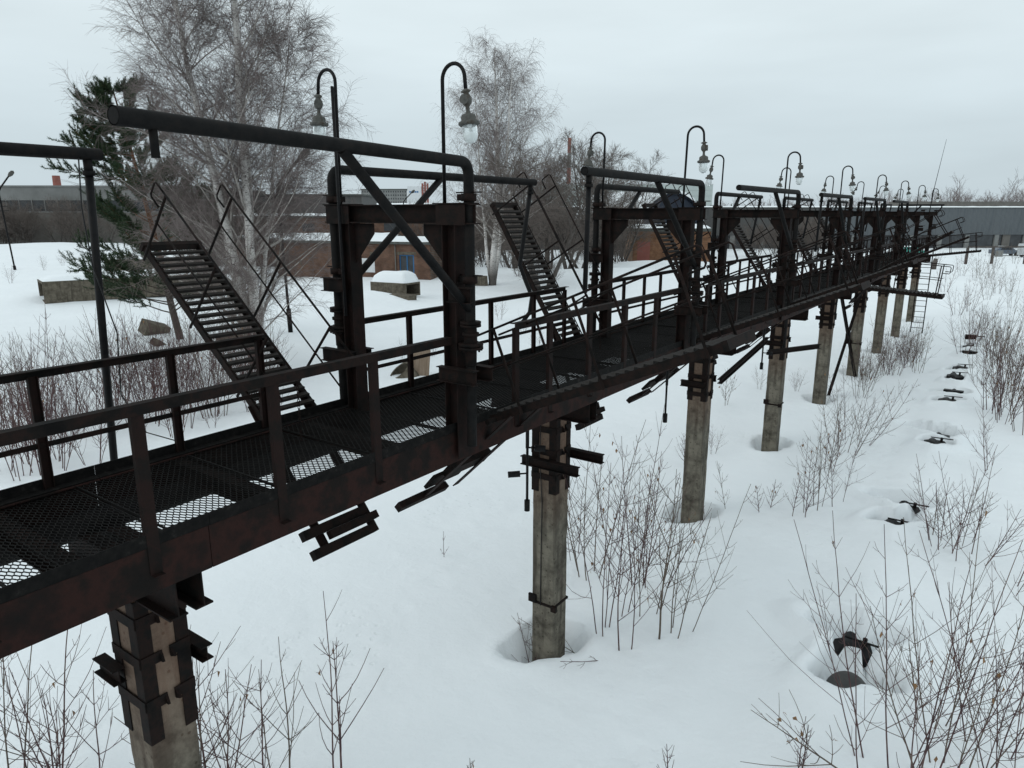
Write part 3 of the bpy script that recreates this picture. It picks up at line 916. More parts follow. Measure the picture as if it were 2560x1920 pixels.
# ================================================================== gooseneck lamps
def lamp(i, side, lab, tilt=0.0, yaw=0.0, lean=0.0, hgt=1.12, head_turn=0.0, big=1.0):
    y = 5.45 + 6*i
    x = (-4.70 if side > 0 else -6.20)
    t = empty('gooseneck_lamp', (x, y+0.02, CAMZ+0.10), (0, lean, 0 if side > 0 else PI))
    t.rotation_euler.z += yaw
    rb = 0.135
    pts = [Vector((0, 0, -0.06)), Vector((0, 0, hgt))]
    pts += arc((rb, 0, hgt), (-1, 0, 0), (0, 0, 1), rb, 0, PI*0.97, 14)[1:]
    e = pts[-1]
    e2 = e + Vector((0.012, 0, -0.12))
    pts.append(e2)
    MB().tube(pts, 0.018, 10).build('pole', M['blackpaint'], t)
    hd = MB()
    rot = Matrix.Rotation(-tilt, 3, 'Y')
    def P(prof, n=20):
        hd.lathe(prof, n, loc=e2, rot=rot)
    P([(0.012, 0.01), (0.026, 0.005), (0.036, -0.005), (0.036, -0.022), (0.024, -0.028), (0.030, -0.040), (0.044, -0.062), (0.048, -0.090), (0.044, -0.118), (0.028, -0.138), (0.019, -0.150), (0.018, -0.185), (0.026, -0.205), (0.062, -0.222), (0.070, -0.235), (0.070, -0.268), (0.082, -0.280), (0.098, -0.284), (0.100, -0.306), (0.088, -0.318), (0.070, -0.318)])
    h = hd.build('housing', M['lampmetal'], t)
    # round lid of the junction box and clamp ears
    m2 = MB()
    ax = rot @ Vector((math.cos(head_turn), math.sin(head_turn), 0))
    c = e2 + rot @ Vector((0, 0, -0.090))
    m2.tube([c + ax*0.03, c + ax*0.060], 0.045, 18)
    m2.tube([c + ax*0.055, c + ax*0.064], 0.007, 8)
    m2.build('junction_lid', M['lampmetal'], h)
    for s in (-1, 1):
        MB().box(e2 + rot @ Vector((s*0.036, 0, -0.012)), (0.022, 0.03, 0.014), rot).build('clamp_ear', M['lampmetal'], h)
    g = MB()
    g.lathe([(0.068, -0.300), (0.072, -0.36), (0.072, -0.385)], 20, loc=e2, rot=rot)
    g.build('glass_globe', M['glass'], t)
    g = MB()
    g.lathe([(0.072, -0.385), (0.071, -0.41), (0.062, -0.445), (0.042, -0.468), (0.014, -0.478), (0.0, -0.479)], 20, loc=e2, rot=rot)
    g.build('frosted_tip', M['frost'], t)
    if i == 0:
        # bulb and socket inside
        MB().lathe([(0.0, -0.27), (0.028, -0.28), (0.028, -0.31), (0.020, -0.33), (0.0, -0.33)], 12, loc=e2, rot=rot).build('socket', M['white'], t)
    tag(t, lab, 'lamp', 'gooseneck lamps on the portal frames')
    return t

rg = random.Random(11)
lr = ['large gooseneck lamp on the right of the nearest portal, lid facing camera', 'gooseneck lamp on the right of the second portal', 'gooseneck lamp on the right of the third portal', 'gooseneck lamp on the right of the fourth portal',
      'gooseneck lamp on the right of the fifth portal', 'gooseneck lamp on the right of the sixth portal', 'gooseneck lamp on the right of the seventh portal', 'gooseneck lamp on the right of the farthest portal beside the mast']
ll = ['gooseneck lamp left of the nearest portal, half behind the thick pipe', 'gooseneck lamp on the left of the second portal, behind the pipe end', 'gooseneck lamp on the left of the third portal', 'gooseneck lamp on the left of the fourth portal, behind another lamp',
      'gooseneck lamp on the left of the fifth portal', 'gooseneck lamp on the left of the sixth portal, head swung out', 'gooseneck lamp on the left of the seventh portal, head swung out', 'gooseneck lamp on the left of the farthest portal']
for i in range(8):
    lamp(i, 1, lr[i], tilt=[0.12, 0.05, 0.03, 0.06, 0.10, 0.10, 0.02, 0.05][i], head_turn=[-1.35, 0.3, 0.5, -0.9, 0.2, 0.7, 0.1, 0.4][i], lean=rg.uniform(-0.01, 0.02))
    lamp(i, -1, ll[i], tilt=[0.02, 0.12, 0.15, 0.10, 0.10, 0.5, 0.5, 0.3][i], head_turn=[PI-0.7, PI-0.4, PI/2+0.3, 2.6, 2.2, 2.5, 2.1, 2.7][i], lean=-0.01+rg.uniform(-0.02, 0.01), hgt=1.25 if i == 0 else 1.13)
rod = empty('leaning_rod', (XL+0.10, 5.30, CAMZ-1.1))
tag(rod, 'thin straight rod leaning against the nearest left lamp pole', 'rod')
MB().tube([(0.10, 0, 0), (0.06, 0.02, 1.2), (-0.06, 0.12, 2.40)], 0.017, 8).build('tube', M['blackpaint'], rod)
MB().tube([(-0.07, 0.12, 2.30), (0.0, 0.10, 2.29), (0.015, 0.10, 2.33)], 0.006, 6).build('hook', M['blackpaint'], rod)
mast = empty('thin_mast', (-4.75, 47.6, CAMZ-0.2))
tag(mast, 'very thin tall mast leaning above the far end of the walkway', 'mast')
MB().tube([(0, 0, 0), (0.10, 0, 1.6)], 0.022, 6).build('lower_tube', M['blackpaint'], mast)
MB().tube([(0.10, 0, 1.6), (0.37, 0.05, 4.2)], [0.016, 0.007], 6).build('upper_tube', M['blackpaint'], mast)

# ================================================================== folding gangways
GL, GW = 2.68, 0.70
tread_me = MB()
tread_me.poly([(0.0, -GW/2+0.012, 0.036), (0.0, GW/2-0.012, 0.036), (0.056, GW/2-0.012, 0.008), (0.056, -GW/2+0.012, 0.008)], 0.006)
tread_me.poly([(-0.001, -GW/2+0.012, 0.033), (-0.001, GW/2-0.012, 0.033), (-0.010, GW/2-0.012, 0.012), (-0.010, -GW/2+0.012, 0.012)], 0.005)
tread_me = tread_me.mesh('tread', M['tread'])
NT = 25
st_me = MB().channel((-0.05, 0, -0.035), (GL, 0, -0.035), 0.085, 0.035, 0.006, flip=1).mesh('stringer', M['steel'])
st_me2 = MB().channel((-0.05, 0, -0.035), (GL, 0, -0.035), 0.085, 0.035, 0.006, flip=-1).mesh('stringer', M['steel'])
HP = 0.86
post_me = MB().tube([(0, 0, -0.08), (0, 0, HP)], 0.0155, 8).mesh('rail_post', M['steel'])
rail_me = MB().tube([(-0.15, 0, HP), (GL-0.08, 0, HP)], 0.0125, 8).mesh('hand_rail', M['steel'])
mid_me = MB().tube([(-0.10, 0, HP*0.53), (GL-0.08, 0, HP*0.53)], 0.0095, 8).mesh('middle_rail', M['steel'])
loop_pts = [(GL-0.08, 0, HP), (GL+0.08, 0, HP), (GL+0.105, 0, HP-0.03), (GL+0.105, 0, HP-0.17), (GL+0.08, 0, HP-0.20), (GL-0.08, 0, HP-0.20)]
loop_me = MB().tube(loop_pts, 0.011, 8).mesh('grab_loop', M['steel'])
tip_me = MB().b2(GL-0.004, GL+0.05, -GW/2-0.02, GW/2+0.02, -0.075, 0.02).mesh('end_bar', M['steel'])
CWV, ARM = {}, {}
for sd_, dg_, ln_ in ((1, 25, 1.70), (-1, 14, 1.56)):
    CWV[sd_] = Vector((-math.cos(R(dg_)), 0, -math.sin(R(dg_))))
    ARM[sd_] = MB().bar((0.25, 0, -0.06), CWV[sd_]*ln_ + Vector((0, 0, -0.02)), 0.014, 0.105, up=(0, 1, 0)).mesh('counterweight_arm', M['red_steel'])
CWL = {1: ((1.62, 0), (1.38, 1), (1.12, 2)), -1: ((1.52, 0), (1.41, 3), (1.30, 0), (1.19, 3))}
CWM = [MB().box((0, 0, 0), s_).mesh('counterweight', M['steel']) for s_ in ((0.10, 0.84, 0.085), (0.24, 0.62, 0.045), (0.20, 0.74, 0.09), (0.085, 0.66, 0.075))]
hinge_me = MB().tube([(0, -0.48, -0.05), (0, 0.48, -0.05)], 0.03, 10).mesh('hinge_shaft', M['steel'])

def chain_mesh(n):
    mb = MB()
    for k in range(n):
        z = -k*0.034
        a, b = ((1, 0, 0), (0, 0, 1)) if k % 2 == 0 else ((0, 1, 0), (0, 0, 1))
        a = Vector(a); b = Vector(b)
        loop = [a*(0.012*math.cos(q)) + b*(0.023*math.sin(q)) + Vector((0, 0, z)) for q in [2*PI*i/8 for i in range(9)]]
        mb.tube(loop, 0.0038, 5, caps=False)
    return mb.mesh('chain', M['steel'])
chain_me = chain_mesh(20)

def gangway(side, yc, tilt, lab, chain=False, extra=True, twist=0.0):
    x = -4.47 if side > 0 else -6.33
    t = empty('folding_gangway', (x, yc, ZD+0.07), (0, -tilt, (0 if side > 0 else PI)+twist))
    inst('stringer', st_me, t, (0, GW/2, 0))
    inst('stringer', st_me2, t, (0, -GW/2, 0))
    for k in range(NT):
        inst('tread', tread_me, t, (0.06 + k*(GL-0.12)/NT, 0, 0.0))
    for s in (-1, 1):
        for px_ in (0.42, 1.45, GL-0.14):
            inst('rail_post', post_me, t, (px_, s*(GW/2+0.052), 0))
        inst('hand_rail', rail_me, t, (0, s*(GW/2+0.052), 0))
        inst('middle_rail', mid_me, t, (0, s*(GW/2+0.03), 0))
        inst('grab_loop', loop_me, t, (0, s*(GW/2+0.052), 0))
        inst('counterweight_arm', ARM[side], t, (0, s*(GW/2-0.02), 0))
    inst('end_bar', tip_me, t)
    inst('hinge_shaft', hinge_me, t)
    for k, (d, mi_) in enumerate(CWL[side]):
        p = CWV[side]*d + Vector((0, 0, (0.0, 0.045, 0.0, 0.045)[k]))
        inst('counterweight', CWM[mi_], t, (p.x, ((-0.34, -0.06, 0.12, 0) if side > 0 else (0.10, -0.06, 0.12, -0.04))[k], p.z), (0, R(-25 if side > 0 else -14), 0))
    if chain:
        # hangs plumb from the end of the hand rail
        c = inst('chain', chain_me, t, (-0.13, GW/2+0.052, HP), (0, tilt, 0))
    tag(t, lab, 'gangway', 'folding gangways along the walkway')
    return t

gangway(-1, 4.72, R(41), 'raised gangway on the near left, slatted steps and chain, before the birch', chain=True)
gangway(-1, 10.70, R(58), 'raised gangway left of the second portal, steps seen edge on', chain=True)
gangway(-1, 16.70, R(60), 'raised gangway on the far side before the third portal')
gangway(-1, 22.70, R(56), 'raised gangway on the far side before the fourth portal')
gangway(-1, 28.70, R(60), 'raised gangway on the far side before the fifth portal')
gangway(-1, 34.70, R(55), 'raised gangway on the far side before the sixth portal')
gangway(1, 6.28, R(23), 'nearest gangway on the right side, corrugated steps tilted up a little')
gangway(1, 12.28, R(23), 'right side gangway of the second portal, tilted up a little')
gangway(1, 18.28, R(24), 'right side gangway of the third portal, tilted up a little')
gangway(1, 24.10, R(-4), 'right side gangway let down nearly level with white snow under it')
gangway(1, 30.2, R(34), 'right side gangway tilted steeply before the grey warehouse')
gangway(1, 36.2, R(26), 'right side gangway reaching farthest right before the grey warehouse')
gangway(1, 42.2, R(8), 'farthest right side gangway, nearly level')

# access ladder at the far end
lad = empty('access_ladder', (-4.45, 46.2, 0), (0, 0, PI/2))
tag(lad, 'vertical steel ladder at the far end of the walkway', 'ladder')
for s in (-1, 1):
    MB().bar((0, s*0.30, -0.3), (0, s*0.30, ZD+1.0), 0.05, 0.06, up=(1, 0, 0)).build('rail', M['steel'], lad)
rung = MB().tube([(0, -0.30, 0), (0, 0.30, 0)], 0.018, 6).mesh('rung', M['steel'])
for k in range(14):
    inst('rung', rung, lad, (0, 0, 0.25 + k*0.31))

# ================================================================== things in the buried pipe run, with dark fills for the holes' shade
for k, (hx, hy, hr, hd) in enumerate(HOLES):
    zz = ground_z(hx, hy) + (0.20 if hy < 12 else 0.27 if hy < 20 else 0.40)
    if k in (1, 2, 3, 5, 7, 10, 11, 12):
        t = empty('pipe_support', (hx, hy, zz))
        MB().poly([(-0.30, -0.20, 0.03), (0.10, -0.30, 0.02), (0.30, -0.05, 0.04), (0.20, 0.26, 0.05), (-0.12, 0.30, 0.05), (-0.30, 0.12, 0.04)], 0.16).build('plate', M['blackpaint'], t)  # black slab standing in for the deep shade inside the hole
        MB().tube([(0.12, 0.18, -0.1), (0.13, 0.19, 0.24)], 0.035, 10).build('stub', M['steel'], t)
        MB().bar((-0.14, 0.06, 0.25), (0.42, -0.03, 0.29), 0.028, 0.024).build('crossbar', M['blackpaint'], t)
        MB().tube([(-0.1, -0.5, 0.02), (-0.1, 0.55, 0.02)], 0.13, 14).build('buried_pipe', M['blackpaint'], t)
        tag(t, {1: 'black pipe support with crossbar over a painted shade slab in the snow hole nearest the camera', 2: 'black pipe support over a painted shade slab in the lower of the two middle snow holes', 3: 'black pipe support with crossbar over a painted shade slab in the upper middle snow hole',
                5: 'black pipe support over a painted shade slab in a small snow hole right of the fifth column', 7: 'black bars and painted shade slab showing from the snow right of the cross bracing', 10: 'small black pipe support over a painted shade slab just before the large round snow hole', 11: 'black pipe support over a painted shade slab in a snow hole beside the thicket edge', 12: 'far black pipe support in a snow hole beside the thicket'}[k], 'pipe support', 'pipe supports in snow holes')
    elif k in (4, 8, 6):
        t = empty('valve_box', (hx, hy, zz))
        MB().box((0, 0.10, 0.05), (0.62, 0.50, 0.26), Matrix.Rotation(-0.12, 3, 'X')).build('box', M['blackpaint'], t)  # its black also stands for the shade down in the hole
        MB().tube([(0.0, -0.45, 0.05), (0.0, 0.65, 0.05)], 0.10, 12).build('buried_pipe', M['blackpaint'], t)
        tag(t, {4: 'dark green box in the large round snow hole', 6: 'dark valve box standing for the shade in the twin snow hole', 8: 'dark valve box standing for the shade in a far snow hole beside the thick shrubs'}[k], 'valve box', 'boxes in snow holes')
    elif k == 0:
        dm = MB()
        dm.lathe([(0.0, 0.34), (0.18, 0.32), (0.27, 0.24), (0.30, 0.12), (0.30, -0.3)], 22)
        o = dm.build('drum_lid', mat_noise('grey_drum', [(0.045, 0.045, 0.045), (0.075, 0.075, 0.072)], scale=5, rough=0.7))
        o.location = (hx, hy-0.1, zz); o.rotation_euler = (R(38), R(8), 0)
        tag(o, 'grey rounded drum end in the snow at lower right', 'drum')
    else:
        o = MB().box((0, 0, 0.2), (0.5, 0.12, 0.3), Matrix.Rotation(0.5, 3, 'X')).box((0.3, 0.0, 0.3), (0.7, 0.06, 0.05)).build('rusty_plate', M['red_steel'])
        o.location = (hx, hy, zz)
        tag(o, 'rusty plate sticking from the farthest snow hole', 'plate')

# ================================================================== background buildings
CT, SN = math.cos(YAW), math.sin(YAW)


def frame_at(u, v, z=0.0):
    return gp(u, v, z)


def building(name, x, y, rot, label, cat='building'):
    t = empty(name, (x, y, 0), (0, 0, rot))
    tag(t, label, cat)
    return t


def snow_slab(mb_parent, x0, x1, y0, y1, z, h, seed=1, name='snow_cap', nx_=24, ny_=8, edge=0.25):
    """soft uneven layer of snow with rounded edges"""
    mb = MB(); vs = []
    for j in range(ny_+1):
        for i in range(nx_+1):
            x = x0+(x1-x0)*i/nx_; y = y0+(y1-y0)*j/ny_
            d = min(x-x0, x1-x, y-y0, y1-y)
            q = min(1, d/edge) if edge > 0 else 1
            q = math.sqrt(max(0, 1-(1-q)**2))
            zz = z + h*q*(0.8+0.35*noise.noise(Vector((x*0.6+seed, y*0.6, seed))))
            vs.append((x, y, zz))
    w = nx_+1
    fs = [(j*w+i, j*w+i+1, (j+1)*w+i+1, (j+1)*w+i) for j in range(ny_) for i in range(nx_)]
    mb.add(vs, fs, True)
    return mb.build(name, M['snow'], mb_parent)


# --- brick shed behind the nearest portal; local x runs right along its front wall, y goes back
ax_, ay_ = -62.5, 46.3
bx_, by_ = -45.7, 50.9
rot = math.atan2(by_-ay_, bx_-ax_)
LEN = math.hypot(bx_-ax_, by_-ay_)
t = building('brick_shed', ax_, ay_, rot, 'low red brick shed with snowy flat roof and blue window frame')
HS = 3.75
wx0, wx1, wz0, wz1 = LEN-3.3, LEN-1.7, 0.75, 2.75
m2 = MB()
m2.b2(0, wx0, 0, 0.38, -0.6, HS); m2.b2(wx1, LEN, 0, 0.38, -0.6, HS)
m2.b2(wx0, wx1, 0.001, 0.379, -0.6, wz0); m2.b2(wx0, wx1, 0.001, 0.379, wz1, HS)
m2.build('front_wall', M['brick'], t)
MB().b2(LEN-0.38, LEN-0.001, 0.381, 7, -0.6, HS).build('side_wall', M['brick'], t)
MB().b2(0.001, 0.38, 0.381, 7, -0.6, HS).build('side_wall', M['brick'], t)
MB().b2(0, LEN, 7.001, 7.38, -0.6, HS).build('back_wall', M['brick'], t)
MB().b2(-0.25, LEN+0.25, -0.3, 7.6, HS+0.002, HS+0.24).build('roof_slab', M['roofdark'], t)
snow_slab(t, -0.15, LEN+0.1, -0.1, 7.5, HS+0.235, 0.38, 3)
w = MB()
w.b2(wx0, wx0+0.09, 0.10, 0.18, wz0, wz1); w.b2(wx1-0.17, wx1, 0.10, 0.18, wz0, wz1); w.b2(wx0+0.09, wx1-0.17, 0.10, 0.18, wz0, wz0+0.09); w.b2(wx0+0.09, wx1-0.17, 0.10, 0.18, wz1-0.09, wz1); w.b2((wx0+wx1)/2-0.05, (wx0+wx1)/2+0.05, 0.101, 0.179, wz0+0.09, wz1-0.09)
wo = w.build('window', M['blueframe'], t)
MB().b2(wx0+0.02, wx1-0.02, 0.135, 0.145, wz0+0.02, wz1-0.02).build('pane', M['window_dark'], wo)
MB().b2(wx0-0.1, wx1+0.1, -0.08, 0.1, wz0-0.09, wz0-0.003).build('sill', M['concrete'], wo)
MB().b2(wx0-0.25, wx1+0.25, -0.02, 0.02, wz1+0.02, wz1+0.28).build('lintel', M['concrete'], t)
MB().b2(wx0-3.2, wx0-2.1, -0.02, 0.02, wz1-0.1, wz1+0.2).build('lintel', M['concrete'], t)
MB().b2(wx0-4.1, wx0-2.7, -0.03, 0.01, 1.0, 2.35).build('white_panel', M['white'], t)
MB().tube([(wx0-0.35, -0.09, -0.3), (wx0-0.35, -0.09, HS)], 0.06, 8).build('downpipe', M['panelbrown'], t)

# --- long brick building behind, two stepped blocks with snow on the roofs
gx_, gy_ = gp(500, 586)
t = building('brick_workshop', gx_, gy_, YAW+0.10, 'long dark red brick workshop with stepped snowy roofs behind the shed')
MB().b2(0, 19, 0, 0.4, -1.5, 3.6).build('front_wall', M['brick'], t)
MB().b2(18.6, 19, 0.401, 12, -1.5, 3.6).build('side_wall', M['brick'], t)
MB().b2(-0.2, 19.2, -0.25, 12.2, 3.602, 3.8).build('roof_slab', M['roofdark'], t)
snow_slab(t, 0, 19, 0, 12, 3.8, 0.4, 8)
MB().b2(-3, 22.2, 12.4, 12.8, -1.5, 6.1).build('rear_wall', M['brick'], t)
MB().b2(21.8, 22.2, 12.801, 20, -1.5, 6.1).build('side_wall', M['brick'], t)
MB().b2(-3.2, 22.4, 12.2, 20.2, 6.102, 6.3).build('roof_slab', M['roofdark'], t)
snow_slab(t, -3, 22.2, 12.4, 20, 6.3, 0.35, 12)
for k in range(6):
    MB().b2(-1+3.6*k, 0.6+3.6*k, 12.37, 12.43, 4.3, 5.3).build('window', M['window_dark'], t)

# --- orange brick pavilion behind the second portal
x0_, y0_ = gp(1366, 569); x1_, y1_ = gp(1532, 569)
rot = math.atan2(y1_-y0_, x1_-x0_); LEN = math.hypot(x1_-x0_, y1_-y0_)
t = building('brick_pavilion', x0_, y0_, rot, 'orange brick flat roofed building with white roof seen through second portal')
HB = 4.25
MB().b2(0, LEN, 0, 0.4, -0.6, HB).build('front_wall', M['brick2'], t)
MB().b2(LEN-0.4, LEN, 0.401, 8, -0.6, HB).build('side_wall', M['brick2'], t)
MB().b2(0, 0.4, 0.401, 8, -0.6, HB).build('side_wall', M['brick2'], t)
MB().b2(-0.3, LEN+0.3, -0.3, 8.3, HB+0.002, HB+0.42).build('roof_slab', M['roofdark'], t)
snow_slab(t, -0.2, LEN+0.2, -0.2, 8.2, HB+0.42, 0.55, 21, edge=1.2)
MB().b2(0.6, 2.3, -0.02, 0.03, -0.4, 2.9).build('door', M['chimney_red'], t)

# --- dark blue arched hangar with snow on its left slope
x0_, y0_ = gp(1372, 553)
t = building('arched_hangar', x0_, y0_, YAW+0.55, 'dark blue arched hangar with white snow on its curved roof')
prof = []
W_, HA = 14.5, 9.6
for k in range(21):
    q = PI*k/20
    prof.append((W_/2 - W_/2*math.cos(q), 2.2 + (HA-2.2)*math.sin(q)**0.9))
front = [(0, 0, -1)] + [(a, 0, b) for a, b in prof] + [(W_, 0, -1)]
MB().poly(front, 0.2).build('front_wall', M['darkblue'], t)
mr = MB()
n = len(prof)
mr.add([(a, -0.5, b) for a, b in prof] + [(a, 17, b) for a, b in prof] + [(a, -0.5, b+0.25) for a, b in prof] + [(a, 17, b+0.25) for a, b in prof],
       [(i, i+1, n+i+1, n+i) for i in range(n-1)] + [(2*n+i, 2*n+i+1, 3*n+i+1, 3*n+i) for i in range(n-1)] + [(i, i+1, 2*n+i+1, 2*n+i) for i in range(n-1)], True)
mr.build('roof_shell', M['darkblue'], t)
ms = MB()
sn = [(a, b) for a, b in prof][2:19]
n = len(sn)
ms.add([(a, -0.7, b+0.26) for a, b in sn] + [(a, 17, b+0.26) for a, b in sn] + [(a, -0.7, b+0.75) for a, b in sn] + [(a, 17, b+0.75) for a, b in sn],
       [(2*n+i, 2*n+i+1, 3*n+i+1, 3*n+i) for i in range(n-1)] + [(i, i+1, 2*n+i+1, 2*n+i) for i in range(n-1)], True)
ms.build('roof_snow', M['snow'], t)
for a, b in (((10.6, 1.0), (13.2, 4.6)), ((13.4, 1.0), (10.8, 4.8))):
    MB().bar((a[0], -0.22, a[1]), (b[0], -0.22, b[1]), 0.14, 0.10).build('brace', M['white'], t)

# --- the long grey warehouse
x0_, y0_ = gp(1030, 541); x1_, y1_ = gp(2212, 535)
d_ = Vector((x1_-x0_, y1_-y0_, 0)); rot = math.atan2(d_.y, d_.x)
t = building('long_warehouse', x0_, y0_, rot, 'very long grey clad warehouse with ribbed sheet walls across the background')
HW = CAMZ + 1.05
LW = d_.length + 34
ribs = MB()
pw = 6.0
zb_ = 2.55
nr = 24
pr = []
for k in range(nr):
    xk = pw*k/nr
    pr += [(xk, 0.0), (xk+pw/nr*0.45, 0.0), (xk+pw/nr*0.55, -0.05), (xk+pw/nr*0.95, -0.05)]
pr.append((pw-0.03, 0.0))
ribs.add([(a, b, zb_) for a, b in pr] + [(a, b, HW) for a, b in pr], [(i, i+1, len(pr)+i+1, len(pr)+i) for i in range(len(pr)-1)])
rib_me = ribs.mesh('cladding_panel', M['cladding'])
rib_dk = rib_me.copy(); rib_dk.materials.clear(); rib_dk.materials.append(M['cladding_dark'])
npan = int(LW/pw)
rg = random.Random(3)
for k in range(npan):
    dark = (k*pw < d_.length*0.60)
    inst('cladding_panel', rib_dk if dark else rib_me, t, (k*pw, rg.uniform(-0.02, 0.02), 0))
MB().b2(0, npan*pw, 0.12, 0.3, zb_+0.01, HW-0.02).build('backing_wall', M['cladding_dark'], t)
MB().b2(0, npan*pw, 0.4, 0.7, -1, zb_+0.3).build('lower_wall', M['window_dark'], t)
pier = MB().b2(0, 0.9, 0.1, 0.41, -1, zb_+0.005).mesh('pier', M['panelgrey'])
bay = MB().b2(0, 1.6, 0.2, 0.412, -1, zb_+0.006).mesh('panel', M['panelbrown'])
for k in range(npan):
    inst('pier', pier, t, (k*pw + rg.uniform(0, 0.6), 0, 0))
    if rg.random() < 0.6: inst('panel', bay, t, (k*pw + 2 + rg.uniform(0, 2), 0, 0))
MB().b2(-0.2, npan*pw+0.2, -0.12, 24, HW+0.003, HW+0.12).build('roof', M['roofdark'], t)
snow_slab(t, 0, npan*pw, 0.0, 24, HW+0.12, 0.30, 31, nx_=120)
WARE = t

# --- pale green hall, taller, behind the warehouse
x0_, y0_ = gp(1150, 502)
t = building('pale_green_hall', x0_, y0_, YAW, 'tall pale green sheet metal hall rising behind the hangar')
HG = 16.6
wg = 64
for k in range(9):
    MB().b2(0, wg, -0.06-0.01*(k % 2), 0.3, -1+k*(HG+1)/9, -1+(k+1)*(HG+1)/9-0.05).build('cladding_panel', M['greygreen'], t)
MB().b2(0.01, wg-0.01, 0.31, 40, -1, HG-0.05).build('side_wall', M['greygreen'], t)
MB().b2(-0.1, wg+0.1, -0.2, 40, HG, HG+0.25).build('roof', M['white'], t)

# --- long grey building at far left
x0_, y0_ = gp(-160, 552)
t = building('left_factory', x0_, y0_, YAW+0.03, 'long grey factory hall with a band of windows at far left')
HF = 10.7
MB().b2(0, 46, 0, 0.4, 8.75, HF).build('upper_wall', M['panelgrey'], t)
MB().b2(0, 46, 0.1, 0.41, 6.9, 8.749).build('window_band_backing', M['window_dark'], t)
mull = MB().b2(0, 0.12, -0.02, 0.1, 6.9, 8.748).mesh('mullion', M['panelgrey'])
for k in range(23): inst('mullion', mull, t, (k*2.0, 0, 0))
MB().b2(0, 46, -0.03, 0.12, 8.65, 8.80).build('window_head', M['panelgrey'], t)
MB().b2(0, 46, -0.04, 0.13, 6.80, 6.95).build('window_sill', M['panelgrey'], t)
MB().b2(0, 46, 0.001, 0.4, -1, 6.79).build('lower_wall', M['panelbrown'], t)
MB().b2(-0.1, 46.1, -0.1, 30, HF, HF+0.25).build('roof', M['panelgrey'], t)
MB().b2(45.6, 46, 0.401, 30, -1, HF-0.01).build('side_wall', M['panelbrown'], t)
# concrete fence in front of it
x0_, y0_ = gp(-60, 556)
t = empty('panel_fence', (x0_, y0_, 0), (0, 0, YAW+0.02))
tag(t, 'grey concrete panel fence behind the leafless bushes on the left', 'fence')
fp = MB().b2(0, 2.95, 0, 0.12, -0.8, 2.3).mesh('panel', M['panelgrey'])
fq = MB().b2(-0.09, 0.09, -0.06, 0.18, -0.8, 2.4).mesh('post', M['concrete'])
for k in range(20):
    inst('panel', fp, t, (k*3.15+0.1, 0, 0)); inst('post', fq, t, (k*3.15, 0, 0))

# dark sheet building behind the big birch
x0_, y0_ = gp(330, 545)
t = building('dark_shed', x0_, y0_, YAW, 'dark brown sheet shed behind the pine and birch')
MB().b2(0, 37, 0, 0.4, -1, 9.6).build('front_wall', M['cladding_dark'], t)
MB().b2(36.6, 37, 0.401, 14, -1, 9.6).build('side_wall', M['cladding_dark'], t)
MB().b2(-0.2, 37.2, -0.3, 14.3, 9.603, 9.85).build('roof', M['roofdark'], t)

# low white roofed building and the far apartment block
x0_, y0_ = gp(770, 513)
t = building('low_depot', x0_, y0_, YAW, 'low depot with a long white snow roof seen through nearest portal')
MB().b2(0, 38, 0, 0.4, -1, 8.6).build('front_wall', M['cladding_dark'], t)
MB().b2(-0.3, 38.3, -0.3, 20, 8.603, 9.0).build('roof', M['white'], t)
snow_slab(t, -0.2, 38.2, -0.2, 20, 9.0, 0.6, 51, nx_=60)
for k in range(9):
    MB().b2(1.5+4*k, 3.6+4*k, -0.03, 0.02, 5.2, 7.2).build('window', M['window_dark'], t)
x0_, y0_ = gp(784, 491)
t = building('apartment_block', x0_, y0_, YAW, 'distant grey apartment block with rows of windows beside a white stair block')
HA_ = 6.6 + 50*x0_*0 + 14.6
sc_ = math.hypot(x0_, y0_)/1534
WA = 93*sc_
HA_ = CAMZ + 47*sc_
MB().b2(0, WA, 0, 0.5, -1, HA_).build('front_wall', M['panelgrey'], t)
win = MB().b2(0, 0.022*WA, -0.08, 0.02, 0, 0.06*WA*0.55).mesh('window', M['window_dark'])
for fl in range(4):
    for k in range(19):
        inst('window', win, t, (WA*(0.02+0.052*k), 0, HA_ - (0.055+0.075*fl)*WA))
MB().b2(-0.3, WA+0.3, -0.3, 12, HA_+0.003, HA_+0.5).build('roof', M['roofdark'], t)
MB().b2(WA+0.4, WA*1.32, -0.5, 12, -1, HA_+7*sc_).build('stair_block', M['white'], t)
for k in range(5):
    MB().b2(WA*1.06+k*WA*0.042, WA*1.06+k*WA*0.042+WA*0.03, -0.62, -0.51, HA_-5.5*sc_, HA_-2.5*sc_).build('blue_letter', M['blueframe'], t)
for k in range(3):
    MB().bar((WA*1.35+k*WA*0.055, 0, -1), (WA*1.35+k*WA*0.055, 0, HA_+(13+3*(k == 1))*sc_), 0.9, 0.9, up=(0, 1, 0)).build('tower_leg', M['chimney_red'], t)
for k in range(5):
    MB().b2(WA*1.345, WA*1.465, -0.3, 0.3, HA_-12*sc_+k*5*sc_, HA_-11*sc_+k*5*sc_).build('tower_brace', M['chimney_red'], t)

